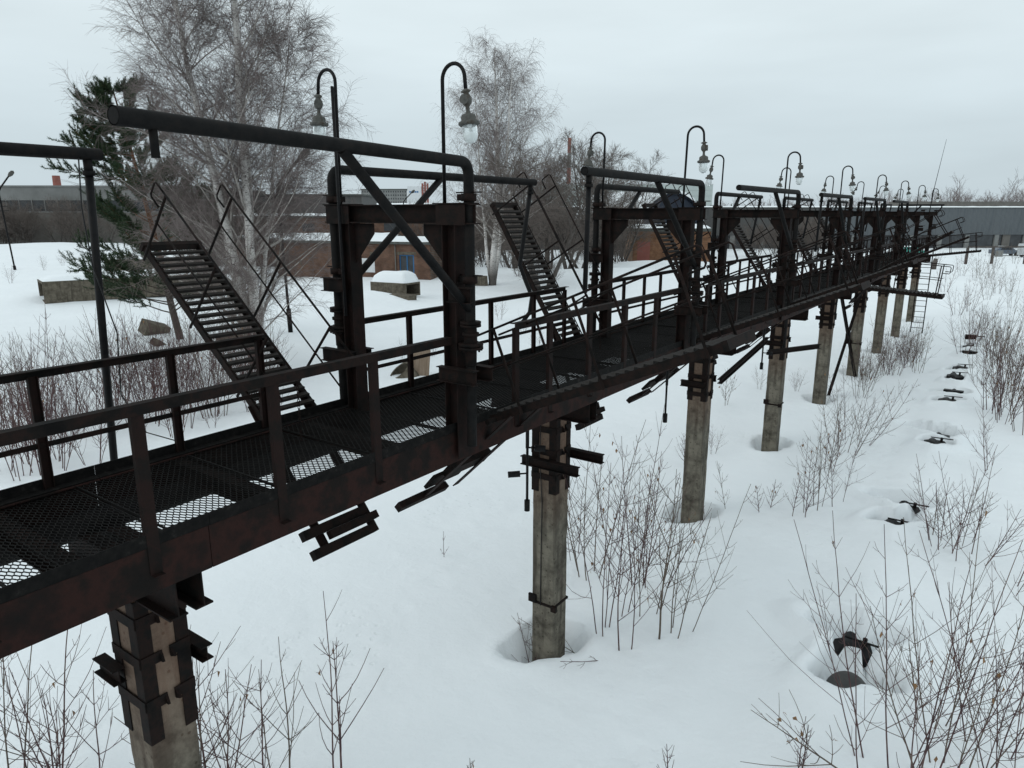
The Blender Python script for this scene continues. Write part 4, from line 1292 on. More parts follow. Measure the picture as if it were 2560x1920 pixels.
# low far roofs right of the walkway end, behind the warehouse
x0_, y0_ = gp(2000, 500)
t = building('far_blue_roof', x0_, y0_, YAW, 'far brown and blue roofs just above the warehouse')
MB().b2(-10, 40, 0, 10, -1, CAMZ+4.4).build('brown_roof', M['panelbrown'], t)
MB().b2(40.1, 90, -2, 10, -1, CAMZ+3.7).build('blue_roof', M['blueframe'], t)
MB().bar((46, -3, CAMZ+3), (46, -3, CAMZ+7.4), 0.3, 0.3, up=(0, 1, 0)).build('roof_rack', M['chimney_red'], t)
MB().bar((51, -3, CAMZ+3), (51, -3, CAMZ+7.4), 0.3, 0.3, up=(0, 1, 0)).build('roof_rack', M['chimney_red'], t)
MB().bar((45.8, -3, CAMZ+7.2), (51.2, -3, CAMZ+7.2), 0.3, 0.3).build('roof_rack', M['chimney_red'], t)


def chimney(u, vtop, depth, r, bands, lab):
    x, y = gp(u, 461 + CAMZ*1534/depth)
    top = CAMZ + (461-vtop)*depth/1534
    t = empty('chimney', (x, y, 0))
    tag(t, lab, 'chimney')
    n = 6 if bands else 1
    for k in range(n):
        z0 = -1 + (top+1)*k/n; z1 = -1 + (top+1)*(k+1)/n
        r0 = r*(1.3-0.3*k/n); r1 = r*(1.3-0.3*(k+1)/n)
        MB().lathe([(0, z0), (r0, z0), (r1, z1-0.02), (0, z1-0.02)], 18).build('shaft_section', M['panelgrey'] if (bands and (n-1-k) % 4 == 1) else M['chimney_red'], t)
chimney(139, 380, 220, 1.1, False, 'short red brick chimney above the left factory')
chimney(1227, 300, 420, 1.05, True, 'tall slim red and white chimney above the bare trees')


def street_lamp(x, y, h, az, lab, arms=False, lean=0.0):
    t = empty('street_lamp', (x, y, 0), (0, lean, az))
    tag(t, lab, 'street lamp', 'street lamps')
    MB().tube([(0, 0, -0.5), (0, 0, 1.6)], 0.13, 10).build('base_tube', M['blackpaint'], t)
    pts = [(0, 0, 1.6), (0, 0, h-1.9), (0.05, 0, h-1.6), (0.3, 0, h-1.25), (1.45, 0, h-0.1)]
    MB().tube(pts, 0.075, 10).build('pole', M['blackpaint'], t)
    MB().lathe([(0, -0.15), (0.12, -0.12), (0.20, 0.15), (0.17, 0.45), (0, 0.6)], 14, loc=(1.4, 0, h-0.18), rot=Matrix.Rotation(R(50), 3, 'Y')).build('lamp_head', M['lampmetal'], t)
    if arms:
        for k in range(3):
            MB().bar((-0.55, -0.1, h-2.6-0.42*k), (0.55, 0.1, h-2.6-0.42*k), 0.05, 0.05).build('cross_arm', M['blackpaint'], t)
street_lamp(-81, 29.3, 10.3, YAW, 'leaning street lamp with cross arms at far left', arms=True, lean=-0.05)
street_lamp(-32.0, 24.2, 9.6, YAW, 'street lamp half hidden behind the big birch', lean=-0.02)
street_lamp(-80.7, 84.0, 10.0, YAW, 'slim street lamp seen through the nearest portal opening')

# far vehicles at the right edge
def car(u, v, rot, col, lab, van=False):
    x, y = gp(u, v)
    t = empty('parked_van' if van else 'parked_car', (x, y, ground_z(x, y)), (0, 0, rot))
    tag(t, lab, 'van' if van else 'car')
    m = mat_noise('paint_'+lab.split()[0], [col, tuple(c*1.15 for c in col)], scale=2, rough=0.35, spec=0.5)
    if van:
        body = [(0, 0.35), (4.6, 0.35), (4.6, 1.05), (4.1, 1.2), (3.4, 2.0), (0.1, 2.05), (0, 1.8)]
    else:
        body = [(0, 0.35), (4.3, 0.35), (4.3, 0.8), (3.2, 0.95), (2.6, 1.42), (1.0, 1.45), (0.35, 1.0), (0, 0.95)]
    mb = MB(); n = len(body)
    mb.add([(a, -0.85, b) for a, b in body] + [(a, 0.85, b) for a, b in body], [tuple(range(n)), tuple(range(2*n-1, n-1, -1))] + [(i, n+i, n+(i+1) % n, (i+1) % n) for i in range(n)])
    mb.build('body', m, t)
    for s in (-1, 1):
        MB().poly([(0.9, s*0.853, 0.98), (2.75, s*0.853, 0.98), (2.45, s*0.853, 1.36), (1.15, s*0.853, 1.36)] if not van else [(1.6, s*0.853, 1.2), (3.7, s*0.853, 1.2), (3.3, s*0.853, 1.85), (1.6, s*0.853, 1.85)], 0.012).build('side_window', M['window_dark'], t)
        for wx_ in (0.85, 3.45):
            wh = MB().tube([(wx_, s*0.66, 0.33), (wx_, s*0.87, 0.33)], 0.33, 16).build('wheel', M['rope'], t)
            MB().tube([(wx_, s*0.872, 0.33), (wx_, s*0.88, 0.33)], 0.19, 12).build('rim', M['lampmetal'], wh)
    snow_slab(t, 0.9, 2.7 if not van else 3.3, -0.7, 0.7, 1.40 if not van else 2.0, 0.18, 3, 'roof_snow', 8, 4)
car(2205, 557, YAW+0.15, (0.42, 0.44, 0.45), 'silver parked van at the right edge of the picture', van=True)
car(2140, 552, YAW-0.1, (0.10, 0.12, 0.15), 'dark snow covered car parked before the warehouse')
car(1940, 552, YAW+0.2, (0.03, 0.22, 0.18), 'green parked car behind the far gangways')

# gate posts and a fence rail at far right
x0_, y0_ = gp(2085, 575)
t = empty('old_gate', (x0_, y0_, 0), (0, 0, YAW))
tag(t, 'old gate of dark posts and a rail before the parked cars', 'gate')
for k, w_ in enumerate((0, 3.3, 7.5)):
    MB().bar((w_, 0, -0.4), (w_, 0, 2.35), 0.28 if k < 2 else 0.2, 0.2, up=(0, 1, 0)).build('post', M['greybark'], t)
MB().bar((0, 0.0, 2.45), (7.6, 0, 2.45), 0.15, 0.18).build('rail', M['greybark'], t)
MB().b2(3.6, 4.6, -0.05, 0.05, 1.2, 2.0).build('board', M['panelgrey'], t)
x0_, y0_ = gp(1790*1.0+115, 585)
o = MB().tube([(0, 0, -0.3), (0.02, 0, 1.2), (0.1, 0, 1.9)], [0.28, 0.26, 0.2], 9).build('tree_stump', M['greybark'])
o.location = (gp(2014, 597)[0], gp(2014, 597)[1], 0)
tag(o, 'dark broken tree stump in the snow beyond the gangways', 'stump')

# ================================================================== scrap concrete on the snow
def culvert(name, x, y, z, rot, L_, W_, H_, lab, cap=0.4, wall=0.16, tilt=0.0, seed=1):
    t = empty(name, (x, y, z), (0, tilt, rot))
    tag(t, lab, 'concrete block', 'precast concrete pieces in the snow')
    MB().b2(0, L_, -W_/2, W_/2, 0, wall).build('floor_slab', M['concrete'], t)
    MB().b2(0, L_, -W_/2, -W_/2+wall, wall, H_-wall).build('side_slab', M['concrete'], t)
    MB().b2(0, L_, W_/2-wall, W_/2, wall, H_-wall).build('side_slab', M['concrete'], t)
    MB().b2(0, L_, -W_/2, W_/2, H_-wall, H_).build('roof_slab', M['concrete'], t)
    if cap > 0: snow_slab(t, 0.05, L_-0.05, -W_/2+0.02, W_/2-0.02, H_, cap, seed, nx_=16, ny_=10, edge=min(0.7, W_/2.2))
x_, y_ = gp(88, 668)
culvert('concrete_trough', x_+0.5, y_, ground_z(x_, y_)-0.2, 1.30, 12.0, 2.6, 1.5, 'long hollow concrete trough under snow at left below the pine', cap=0.45)
x_, y_ = gp(250, 640)
culvert('concrete_trough', x_, y_, ground_z(x_, y_)+0.4, YAW+0.05, 7.5, 2.2, 1.5, 'upper concrete trough with snow inside behind the long one', cap=0.3, seed=5)
x_, y_ = gp(893, 650)
culvert('concrete_culvert', x_, y_, ground_z(x_, y_)+0.05, YAW+PI-0.5, 3.4, 1.9, 1.05, 'open ended concrete box with a tall snow hat near the brick shed', cap=1.0, wall=0.13, seed=9)
x_, y_ = gp(895, 655)
o = MB().b2(-0.9, 0.9, -0.5, 0.5, -0.3, 0.38).build('concrete_slab', M['concrete']); o.location = (x_-0.4, y_-0.8, ground_z(x_, y_)); o.rotation_euler = (0, 0.03, YAW-0.5)
tag(o, 'flat concrete slab under the open concrete box', 'concrete block', 'precast concrete pieces in the snow')
x_, y_ = gp(1035, 622)
o = MB().poly([(-0.8, 0, -0.2), (0.8, 0, -0.2), (0.75, 0, 0.8), (-0.3, 0, 0.85), (-0.8, 0, 0.45)], 0.9).build('concrete_block', M['concrete']); o.location = (x_, y_, ground_z(x_, y_)); o.rotation_euler = (0, 0, YAW)
tag(o, 'single grey concrete block at the foot of the second birch', 'concrete block', 'precast concrete pieces in the snow')
for k, (u, v, sx, sy, sz, r1, r2, lab) in enumerate([(335, 722, 1.3, 0.9, 0.75, 0.35, 0.9, 'tilted dark concrete chunk below the raised gangway'), (345, 750, 0.8, 0.5, 0.35, 0.6, 1.4, 'small broken concrete lump below the raised gangway'),
                                                     (262, 655, 1.0, 0.7, 0.9, 0.1, 0.3, 'small pale concrete stub between the two troughs'), (500, 742, 1.4, 0.5, 0.35, 0.0, 0.2, 'thin concrete plate in the snow left of the birch foot')]):
    x_, y_ = gp(u, v)
    o = MB().box((0, 0, sz/2-0.15), (sx, sy, sz), Matrix.Rotation(r1, 3, 'Y') @ Matrix.Rotation(r1*0.6, 3, 'X')).build('concrete_chunk', M['concrete'])
    o.location = (x_, y_, ground_z(x_, y_)); o.rotation_euler = (0, 0, YAW+r2)
    tag(o, lab, 'concrete block', 'precast concrete pieces in the snow')
# big grey concrete pipe section leaning by the brick shed
x_, y_ = gp(655, 600)
o = MB().lathe([(1.5, -2.2), (1.7, -2.2), (1.7, 2.2), (1.5, 2.2), (1.5, -2.2)], 28).build('concrete_pipe', M['concrete'])
o.location = (x_, y_, 1.4); o.rotation_euler = (R(75), R(20), YAW+0.8)
tag(o, 'large grey concrete pipe section lying at the left end of the shed', 'concrete pipe')
# plywood board and half buried ring
x_, y_ = gp(905, 812)
o = MB().b2(-0.42, 0.42, -0.02, 0.02, -0.2, 1.25).build('plywood_board', M['wood']); o.location = (x_, y_, ground_z(x_, y_)); o.rotation_euler = (R(-8), R(4), YAW)
tag(o, 'pale plywood board standing in the snow behind the walkway', 'board')
x_, y_ = gp(885, 812)
o = MB().lathe([(0.42, -0.3), (0.52, -0.3), (0.52, 0.45), (0.42, 0.45)], 20).build('concrete_ring', M['concrete']); o.location = (x_-0.1, y_-0.1, ground_z(x_, y_)-0.1); o.rotation_euler = (R(35), R(-20), 0)
tag(o, 'half buried concrete ring beside the plywood board', 'concrete ring')

# ================================================================== trees
class Twigs:
    """collects tapered polylines and turns them into one mesh quickly"""
    def __init__(self, seed=0):
        self.V = []; self.F = []; self.base = 0
        self.rn = np.random.default_rng(seed)
    def add(self, pts, r0, r1, n):
        self.rings(np.array(pts, dtype=np.float64)[None], np.array([r0]), np.array([r1]), n)
    def rings(self, P, r0, r1, n):
        """P: (m, k, 3) polylines"""
        m, k, _ = P.shape
        T = np.empty_like(P); T[:, 1:-1] = P[:, 2:]-P[:, :-2]; T[:, 0] = P[:, 1]-P[:, 0]; T[:, -1] = P[:, -1]-P[:, -2]
        T /= (np.linalg.norm(T, axis=2)[..., None]+1e-9)
        d = P[:, -1]-P[:, 0]
        ref = np.where((np.abs(d[:, 0]) < 0.6*np.linalg.norm(d, axis=1))[:, None], np.array([1.0, 0, 0]), np.array([0, 1.0, 0]))[:, None, :]
        A = ref - T*np.sum(T*ref, axis=2)[..., None]
        A /= (np.linalg.norm(A, axis=2)[..., None]+1e-9)
        B = np.cross(T, A)
        q = np.linspace(0, 1, k)[None, :]
        rad = (r0[:, None]*(1-q) + r1[:, None]*q)[:, :, None, None]
        ang = np.arange(n)*2*PI/n
        ring = P[:, :, None, :] + rad*(A[:, :, None, :]*np.cos(ang)[None, None, :, None] + B[:, :, None, :]*np.sin(ang)[None, None, :, None])
        self.V.append(ring.reshape(-1, 3))
        idx = self.base + np.arange(m*k*n).reshape(m, k, n)
        a = idx[:, :-1]; b = idx[:, 1:]
        self.F.append(np.stack([a, np.roll(a, -1, 2), np.roll(b, -1, 2), b], -1).reshape(-1, 4))
        self.base += m*k*n
    def grow(self, P, D, L_, n, wander, trop, r0, r1, ns=3):
        """many branches at once; returns their polylines"""
        m = len(P); pts = np.empty((m, n+1, 3)); pts[:, 0] = P
        d = D/(np.linalg.norm(D, axis=1)[:, None]+1e-9)
        L_ = np.broadcast_to(np.asarray(L_, float), (m,))
        tr_ = np.broadcast_to(np.asarray(trop, float), (m,))
        for i in range(n):
            d = d + self.rn.normal(size=(m, 3))*wander*0.6
            d[:, 2] += tr_
            d /= (np.linalg.norm(d, axis=1)[:, None]+1e-9)
            pts[:, i+1] = pts[:, i] + d*(L_/n)[:, None]
        self.rings(pts, np.broadcast_to(np.asarray(r0, float), (m,)), np.broadcast_to(np.asarray(r1, float), (m,)), ns)
        return pts
    def mesh(self, name, mat):
        V = np.concatenate(self.V); F = np.concatenate(self.F)
        me = bpy.data.meshes.new(name)
        me.vertices.add(len(V)); me.vertices.foreach_set('co', V.astype(np.float32).ravel())
        me.loops.add(F.size); me.loops.foreach_set('vertex_index', F.astype(np.int32).ravel())
        me.polygons.add(len(F)); me.polygons.foreach_set('loop_start', np.arange(0, F.size, 4, dtype=np.int32))
        me.polygons.foreach_set('use_smooth', np.ones(len(F), dtype=bool))
        me.materials.append(mat)
        me.update(calc_edges=True)
        return me
    def build(self, name, mat, parent):
        return inst(name, self.mesh(name, mat), parent)


def spawn(rn, pts, cnt, lo, hi):
    """cnt children per polyline: start points, parent directions, position q and parent index"""
    m, k, _ = pts.shape
    q = (np.arange(cnt)[None, :] + rn.random((m, cnt)))/cnt
    q = lo + (hi-lo)*q
    f = q*(k-1); i = np.minimum(f.astype(int), k-2); w = (f-i)[..., None]
    r = np.arange(m)[:, None]
    a = pts[r, i]; b = pts[r, i+1]
    P = a*(1-w)+b*w; D = b-a; D /= (np.linalg.norm(D, axis=2)[..., None]+1e-9)
    return P.reshape(-1, 3), D.reshape(-1, 3), q.reshape(-1), np.repeat(np.arange(m), cnt)


def fan(rn, D, a0, a1):
    """directions off D by a random angle between a0 and a1 degrees"""
    m = len(D)
    ref = np.where((np.abs(D[:, 2]) > 0.95)[:, None], np.array([1.0, 0, 0]), np.array([0, 0, 1.0]))
    A = np.cross(D, ref); A /= (np.linalg.norm(A, axis=1)[:, None]+1e-9)
    B = np.cross(D, A)
    t = np.radians(rn.uniform(a0, a1, m))[:, None]; z = rn.uniform(0, 2*PI, m)[:, None]
    return D*np.cos(t) + (A*np.cos(z)+B*np.sin(z))*np.sin(t)


ONES = ['', 'first', 'second', 'third', 'fourth', 'fifth', 'sixth', 'seventh', 'eighth', 'ninth', 'tenth', 'eleventh', 'twelfth', 'thirteenth', 'fourteenth', 'fifteenth', 'sixteenth', 'seventeenth', 'eighteenth', 'nineteenth']
TENS = {20: 'twenty', 30: 'thirty', 40: 'forty', 50: 'fifty'}


def nth(n):
    if n < 20: return ONES[n]
    b = n//10*10
    return TENS[b][:-1]+'ieth' if n == b else TENS[b]+'-'+ONES[n-b]


def vrand(rg):
    while True:
        v = np.array([rg.uniform(-1, 1), rg.uniform(-1, 1), rg.uniform(-1, 1)])
        n = np.linalg.norm(v)
        if 0.1 < n < 1: return v/n


def unit(v): return v/(np.linalg.norm(v)+1e-9)


def path(rg, p, d, L_, n, wander, trop):
    pts = [np.array(p, float)]; d = unit(np.array(d, float))
    st = L_/n
    for i in range(n):
        d = unit(d + vrand(rg)*wander + np.array([0, 0, trop]))
        pts.append(pts[-1] + d*st)
    return pts


def along(pts, t):
    f = t*(len(pts)-1); i = min(int(f), len(pts)-2); k = f-i
    return pts[i]*(1-k)+pts[i+1]*k, unit(pts[i+1]-pts[i])


def side_dir(rg, d, ang, az=None):
    a = np.cross(d, [0, 0, 1.0])
    if np.linalg.norm(a) < 0.1: a = np.array([1.0, 0, 0])
    a = unit(a); b = np.cross(d, a)
    q = rg.uniform(0, 2*PI) if az is None else az
    return unit(d*math.cos(ang) + (a*math.cos(q)+b*math.sin(q))*math.sin(ang))


def birch_tree(name, x, y, stems, lab, seed, limb_n=26, sub_n=9, twig_n=9, droop=-0.16, tr=0.0045, limb_len=4.6, limb_up=0.05, tl=(0.35, 0.95)):
    rg = random.Random(seed)
    t = empty(name, (x, y, ground_z(x, y)))
    tag(t, lab, 'tree', 'birch trees')
    TR = Twigs(seed); LB = Twigs(seed+1); TW = Twigs(seed+2)
    rn = np.random.default_rng(seed)
    for (d, L_, r, lo) in stems:
        tp = path(rg, (d[0]*0.3, d[1]*0.3, -0.4), (d[0], d[1], 1), L_, 18, 0.05, 0.05)
        TR.add(tp, r, 0.018, 10)
        P, D, q, _ = spawn(rn, np.array(tp)[None], limb_n, lo, 0.985)
        ll = limb_len*(1-q)**0.5*rn.uniform(0.6, 1.15, len(q)) + 0.7
        lp = LB.grow(P, fan(rn, D, 34, 66), ll, 8, 0.14, np.where(q > 0.3, limb_up, 0.01), np.maximum(0.012, r*0.36*(1-q)**0.9), 0.006, 5)
        P, D, q2, par = spawn(rn, lp, sub_n, 0.16, 0.99)
        sl = ll[par]*0.36*rn.uniform(0.5, 1.2, len(q2))+0.25
        sp_ = TW.grow(P, fan(rn, D, 25, 58), sl, 5, 0.16, 0.01, 0.0085, tr, 3)
        P, D, q3, par = spawn(rn, sp_, twig_n, 0.08, 0.99)
        TW.grow(P, fan(rn, D, 20, 62), rn.uniform(tl[0], tl[1], len(q3)), 4, 0.10, droop, tr, tr*0.55, 3)
    TR.build('trunk', M['birch'], t)
    LB.build('limbs', M['limb'], t)
    TW.build('crown', M['twig'], t)
    return t


bx1, by1 = gp(556, 800)
birch_tree('birch_tree', bx1, by1, [((0.035, 0.02), 20.5, 0.24, 0.04), ((-0.05, -0.035), 20.0, 0.22, 0.05), ((-0.17, -0.12), 18.5, 0.17, 0.14), ((-0.09, 0.05), 18.5, 0.15, 0.12), ((0.12, 0.085), 14.0, 0.12, 0.06)],
           'big many stemmed white birch rising above the near left gangway', 101, limb_n=42, sub_n=12, twig_n=26, limb_len=4.9, tr=0.0040, droop=-0.13, tl=(0.3, 0.85))
bx2, by2 = gp(1063, 622)
birch_tree('birch_tree', bx2, by2, [((0.02, 0.01), 20.5, 0.36, 0.16), ((0.14, 0.08), 19.0, 0.2, 0.25), ((-0.10, -0.06), 17.5, 0.16, 0.25), ((0.03, 0.12), 18.5, 0.16, 0.3)],
           'weeping birch with black trunk foot right of the nearest portal', 202, limb_n=26, sub_n=10, twig_n=13, droop=-0.42, tr=0.0058, limb_len=7.6, tl=(0.5, 1.4))


def bare_tree_mesh(seed, H, spread, n1=14, n2=8, n3=6, stems=3, tr=0.007, up=0.06, trunk_r=0.018, tw=(0.25, 0.7)):
    rn = np.random.default_rng(seed)
    TR = Twigs(seed); TW = Twigs(seed+1)
    a = 2*PI*(np.arange(stems)+rn.random(stems))/stems
    P = np.stack([0.2*np.cos(a), 0.2*np.sin(a), np.full(stems, -0.3)], 1)
    D = np.stack([spread*np.cos(a), spread*np.sin(a), np.ones(stems)], 1)
    tp = TR.grow(P, D, H*rn.uniform(0.8, 1.0, stems), 12, 0.12, 0.02, trunk_r*H, 0.012, 6)
    P, D, q, _ = spawn(rn, tp, n1, 0.2, 0.98)
    ll = H*0.38*(1-q)**0.5*rn.uniform(0.6, 1.2, len(q))+0.4
    lp = TR.grow(P, fan(rn, D, 30, 65), ll, 6, 0.18, up, 0.006*H*(1-q)+0.008, 0.007, 4)
    P, D, q2, par = spawn(rn, lp, n2, 0.2, 0.99)
    sp_ = TW.grow(P, fan(rn, D, 25, 60), ll[par]*0.42*rn.uniform(0.5, 1.1, len(q2))+0.2, 4, 0.18, up, tr*1.3, tr*0.7, 3)
    P, D, q3, _ = spawn(rn, sp_, n3, 0.1, 0.99)
    TW.grow(P, fan(rn, D, 20, 55), rn.uniform(tw[0], tw[1], len(q3)), 3, 0.17, up, tr*0.8, tr*0.5, 3)
    return TR.mesh('trunk', M['greybark']), TW.mesh('crown', M['thicket'])


def plant(meshes, name, x, y, rot, sc, lab, group, cat='tree', z=None):
    t = empty(name, (x, y, (ground_z(x, y) if z is None else z)-0.05), (0, 0, rot))
    t.scale = (sc, sc, sc)
    inst('trunk', meshes[0], t); inst('crown', meshes[1], t)
    tag(t, lab, cat, group)
    return t


bt = [bare_tree_mesh(11, 12.5, 0.55, 16, 10, 11, 4, 0.010, 0.02, 0.014), bare_tree_mesh(12, 10.5, 0.5, 14, 9, 10, 4, 0.010, 0.03, 0.014), bare_tree_mesh(13, 13.0, 0.25, 18, 9, 9, 3, 0.010, 0.05, 0.012)]
x_, y_ = gp(1168, 632); plant(bt[0], 'bare_tree', x_, y_, 0.4, 1.18, 'spreading bare tree right of the weeping birch', 'leafless trees before the warehouse')
x_, y_ = gp(1225, 600); plant(bt[1], 'bare_tree', x_, y_, 2.1, 1.3, 'second spreading bare tree behind the left portal pipe', 'leafless trees before the warehouse')
x_, y_ = gp(1300, 592); plant(bt[2], 'bare_tree', x_, y_, 4.0, 1.15, 'thin bare tree just left of the second portal', 'leafless trees before the warehouse')
x_, y_ = gp(1255, 590); plant(bt[0], 'bare_tree', x_, y_, 3.3, 1.1, 'wide bare tree before the tall slim chimney', 'leafless trees before the warehouse')
x_, y_ = gp(1185, 594); plant(bt[2], 'bare_tree', x_, y_, 2.5, 1.1, 'bare tree behind the pipe end of the nearest portal', 'leafless trees before the warehouse')
x_, y_ = gp(1345, 575); plant(bt[2], 'bare_tree', x_, y_, 1.0, 1.05, 'pale bare tree beside the brick pavilion', 'leafless trees before the warehouse')
x_, y_ = gp(1110, 590); plant(bt[1], 'bare_tree', x_, y_, 5.0, 1.15, 'bare tree close behind the weeping birch', 'leafless trees before the warehouse')
bush = [bare_tree_mesh(21+k, 5.2, 0.45, 8, 6, 6, 5, 0.0095, 0.07, 0.009, (0.3, 0.9)) for k in range(4)]
rg = random.Random(77)
spots = []
for k in range(20): spots.append((rg.uniform(-20, 330), rg.uniform(541, 562), 1.15, 'left'))
for k in range(12): spots.append((rg.uniform(330, 640), rg.uniform(550, 585), 1.3, 'mid'))
for k in range(26): spots.append((rg.uniform(925, 1370), rg.uniform(549, 580), 1.35, 'right'))
for k in range(6): spots.append((rg.uniform(940, 1060), rg.uniform(575, 600), 0.8, 'right'))
for k in range(10): spots.append((rg.uniform(1560, 1790), rg.uniform(543, 556), 1.1, 'ware'))
for u, v in ((1120, 612), (1190, 628), (1330, 582), (1345, 576), (1270, 590), (1150, 625), (1000, 610), (985, 600)): spots.append((u, v, 0.5, 'low'))
spots.sort()
LABS = {'left': 'leafless bush in the thicket before the left factory fence', 'mid': 'leafless bush in the thicket behind the pine and big birch', 'right': 'leafless tall bush in the thicket before the dark warehouse wall', 'ware': 'leafless bush behind the railings before the warehouse', 'low': 'low leafless bush in the snow before the brick pavilion'}
cnt = {}
for u, v, sc, key in spots:
    x_, y_ = gp(u, v)
    cnt[key] = cnt.get(key, 0)+1
    plant(bush[rg.randrange(4)], 'bare_bush', x_, y_, rg.uniform(0, 6.3), sc*rg.uniform(0.75, 1.2), LABS[key]+', '+nth(cnt[key])+' from the left', 'thicket '+key, 'bush')

# far wood on the skyline: one mass
FT = Twigs(5); rg = random.Random(5); rn = np.random.default_rng(5)
base, hts = [], []
for k in range(360):
    u = 1540 + 760*rg.random()**0.75
    x_, y_ = gp(u, 461 + CAMZ*1534/rg.uniform(300, 400))
    hh_ = 14.5 + 4*noise.noise(Vector((u*0.012, 0, 0))) + rg.uniform(-2, 2)
    base.append((x_, y_, 0)); hts.append(hh_*(0.82 if u < 1900 else 1.0))
for u in (2060, 2066, 2150, 2160, 2172):
    x_, y_ = gp(u, 461 + CAMZ*1534/300); base.append((x_, y_, 0)); hts.append(21)
base = np.array(base); hts = np.array(hts)
tp = FT.grow(base, np.array([[0, 0, 1.0]]) + rn.normal(size=base.shape)*0.06, hts, 6, 0.10, 0.05, 0.16, 0.04, 4)
P, D, q, par = spawn(rn, tp, 12, 0.3, 0.99)
ll = hts[par]*0.24*rn.uniform(0.5, 1.2, len(q))
lp = FT.grow(P, fan(rn, D, 25, 55), ll, 4, 0.16, 0.10, 0.055, 0.025, 3)
P, D, q, par = spawn(rn, lp, 6, 0.2, 0.99)
FT.grow(P, fan(rn, D, 25, 50), ll[par]*0.4*rn.uniform(0.5, 1.2, len(q)), 3, 0.16, 0.1, 0.028, 0.014, 3)
wood = inst('far_wood', FT.mesh('far_wood', M['twig']))
tag(wood, 'distant leafless wood on the skyline behind the warehouse', 'wood', kind='stuff')


def conifer_far(u, d, H, lab):
    x, y = gp(u, 461 + CAMZ*1534/d)
    t = empty('far_spruce', (x, y, 0)); tag(t, lab, 'tree', 'far spruces')
    MB().tube([(0, 0, -0.5), (0, 0, H)], [0.2, 0.03], 6).build('trunk', M['pinebark'], t)
    rg = random.Random(int(u)); mb = MB()
    for k in range(160):
        q = k/160; z = H*(0.08+0.92*q); r = H*0.22*(1-q)+0.1
        a = rg.uniform(0, 2*PI); rr = r*rg.uniform(0.6, 1.1)
        b = Vector((math.cos(a)*rr, math.sin(a)*rr, z-0.25*rr)); s = Vector((-math.sin(a), math.cos(a), 0))*rr*0.28
        mb.add([(0, 0, z+0.1), b+s, b-s, b*1.0+Vector((0, 0, -0.35))], [(0, 1, 3), (0, 3, 2)])
    mb.build('crown', M['needle'], t)
conifer_far(2168, 280, 11.5, 'small dark spruce on the right skyline'); conifer_far(1588, 200, 10.5, 'dark spruce left of the third lamp on the skyline'); conifer_far(1575, 210, 9.5, 'smaller dark spruce behind the third portal')

# --- pine
def pine(x, y, H, seed, lab):
    rg = random.Random(seed); rn = np.random.default_rng(seed)
    t = empty('pine_tree', (x, y, ground_z(x, y))); tag(t, lab, 'tree')
    TR = Twigs(seed); BR = Twigs(seed+1)
    tp = path(rg, (0, 0, -0.4), (-0.11, -0.07, 1), H, 16, 0.03, 0.02)
    TR.add(tp, 0.20, 0.03, 10)
    P, D, q, _ = spawn(rn, np.array(tp)[None], 74, 0.13, 0.985)
    bl = (5.0*(1-q)**0.65+0.95)*rn.uniform(0.6, 1.12, len(q))
    bp = BR.grow(P, fan(rn, D, 62, 84), bl, 8, 0.10, 0.06, 0.032*(1-q)+0.012, 0.007, 5)
    P, D, q2, par = spawn(rn, bp, 40, 0.25, 0.99)
    sp_ = BR.grow(P, fan(rn, D, 25, 55), rn.uniform(0.3, 0.85, len(q2))*(0.6+0.1*bl[par]), 5, 0.10, 0.14, 0.009, 0.005, 3)
    # needles all along the young shoots, bottle-brush fashion
    NP, ND, nq, _ = spawn(rn, sp_, 80, 0.15, 1.0)
    m = len(NP)
    nd = ND*0.7 + rn.normal(size=(m, 3))*0.5
    nd /= np.linalg.norm(nd, axis=1)[:, None]; nd *= rn.uniform(0.10, 0.19, m)[:, None]
    sd = np.cross(nd, rn.normal(size=(m, 3))); sd /= (np.linalg.norm(sd, axis=1)[:, None]+1e-9); sd *= 0.012
    V = np.stack([NP-sd, NP+sd, NP+nd], 1).reshape(-1, 3).astype(np.float32)
    F = np.arange(m*3, dtype=np.int32)
    TR.build('trunk', M['pinebark'], t); BR.build('branches', M['pinebark'], t)
    me = bpy.data.meshes.new('needles')
    me.vertices.add(len(V)); me.vertices.foreach_set('co', V.ravel())
    me.loops.add(F.size); me.loops.foreach_set('vertex_index', F)
    me.polygons.add(m); me.polygons.foreach_set('loop_start', np.arange(0, F.size, 3, dtype=np.int32))
    me.materials.append(M['needle']); me.update(calc_edges=True)
    inst('needles', me, t)
x_, y_ = gp(392, 735)
pine(x_, y_, 12.9, 9, 'green pine with orange trunk left of the big birch')

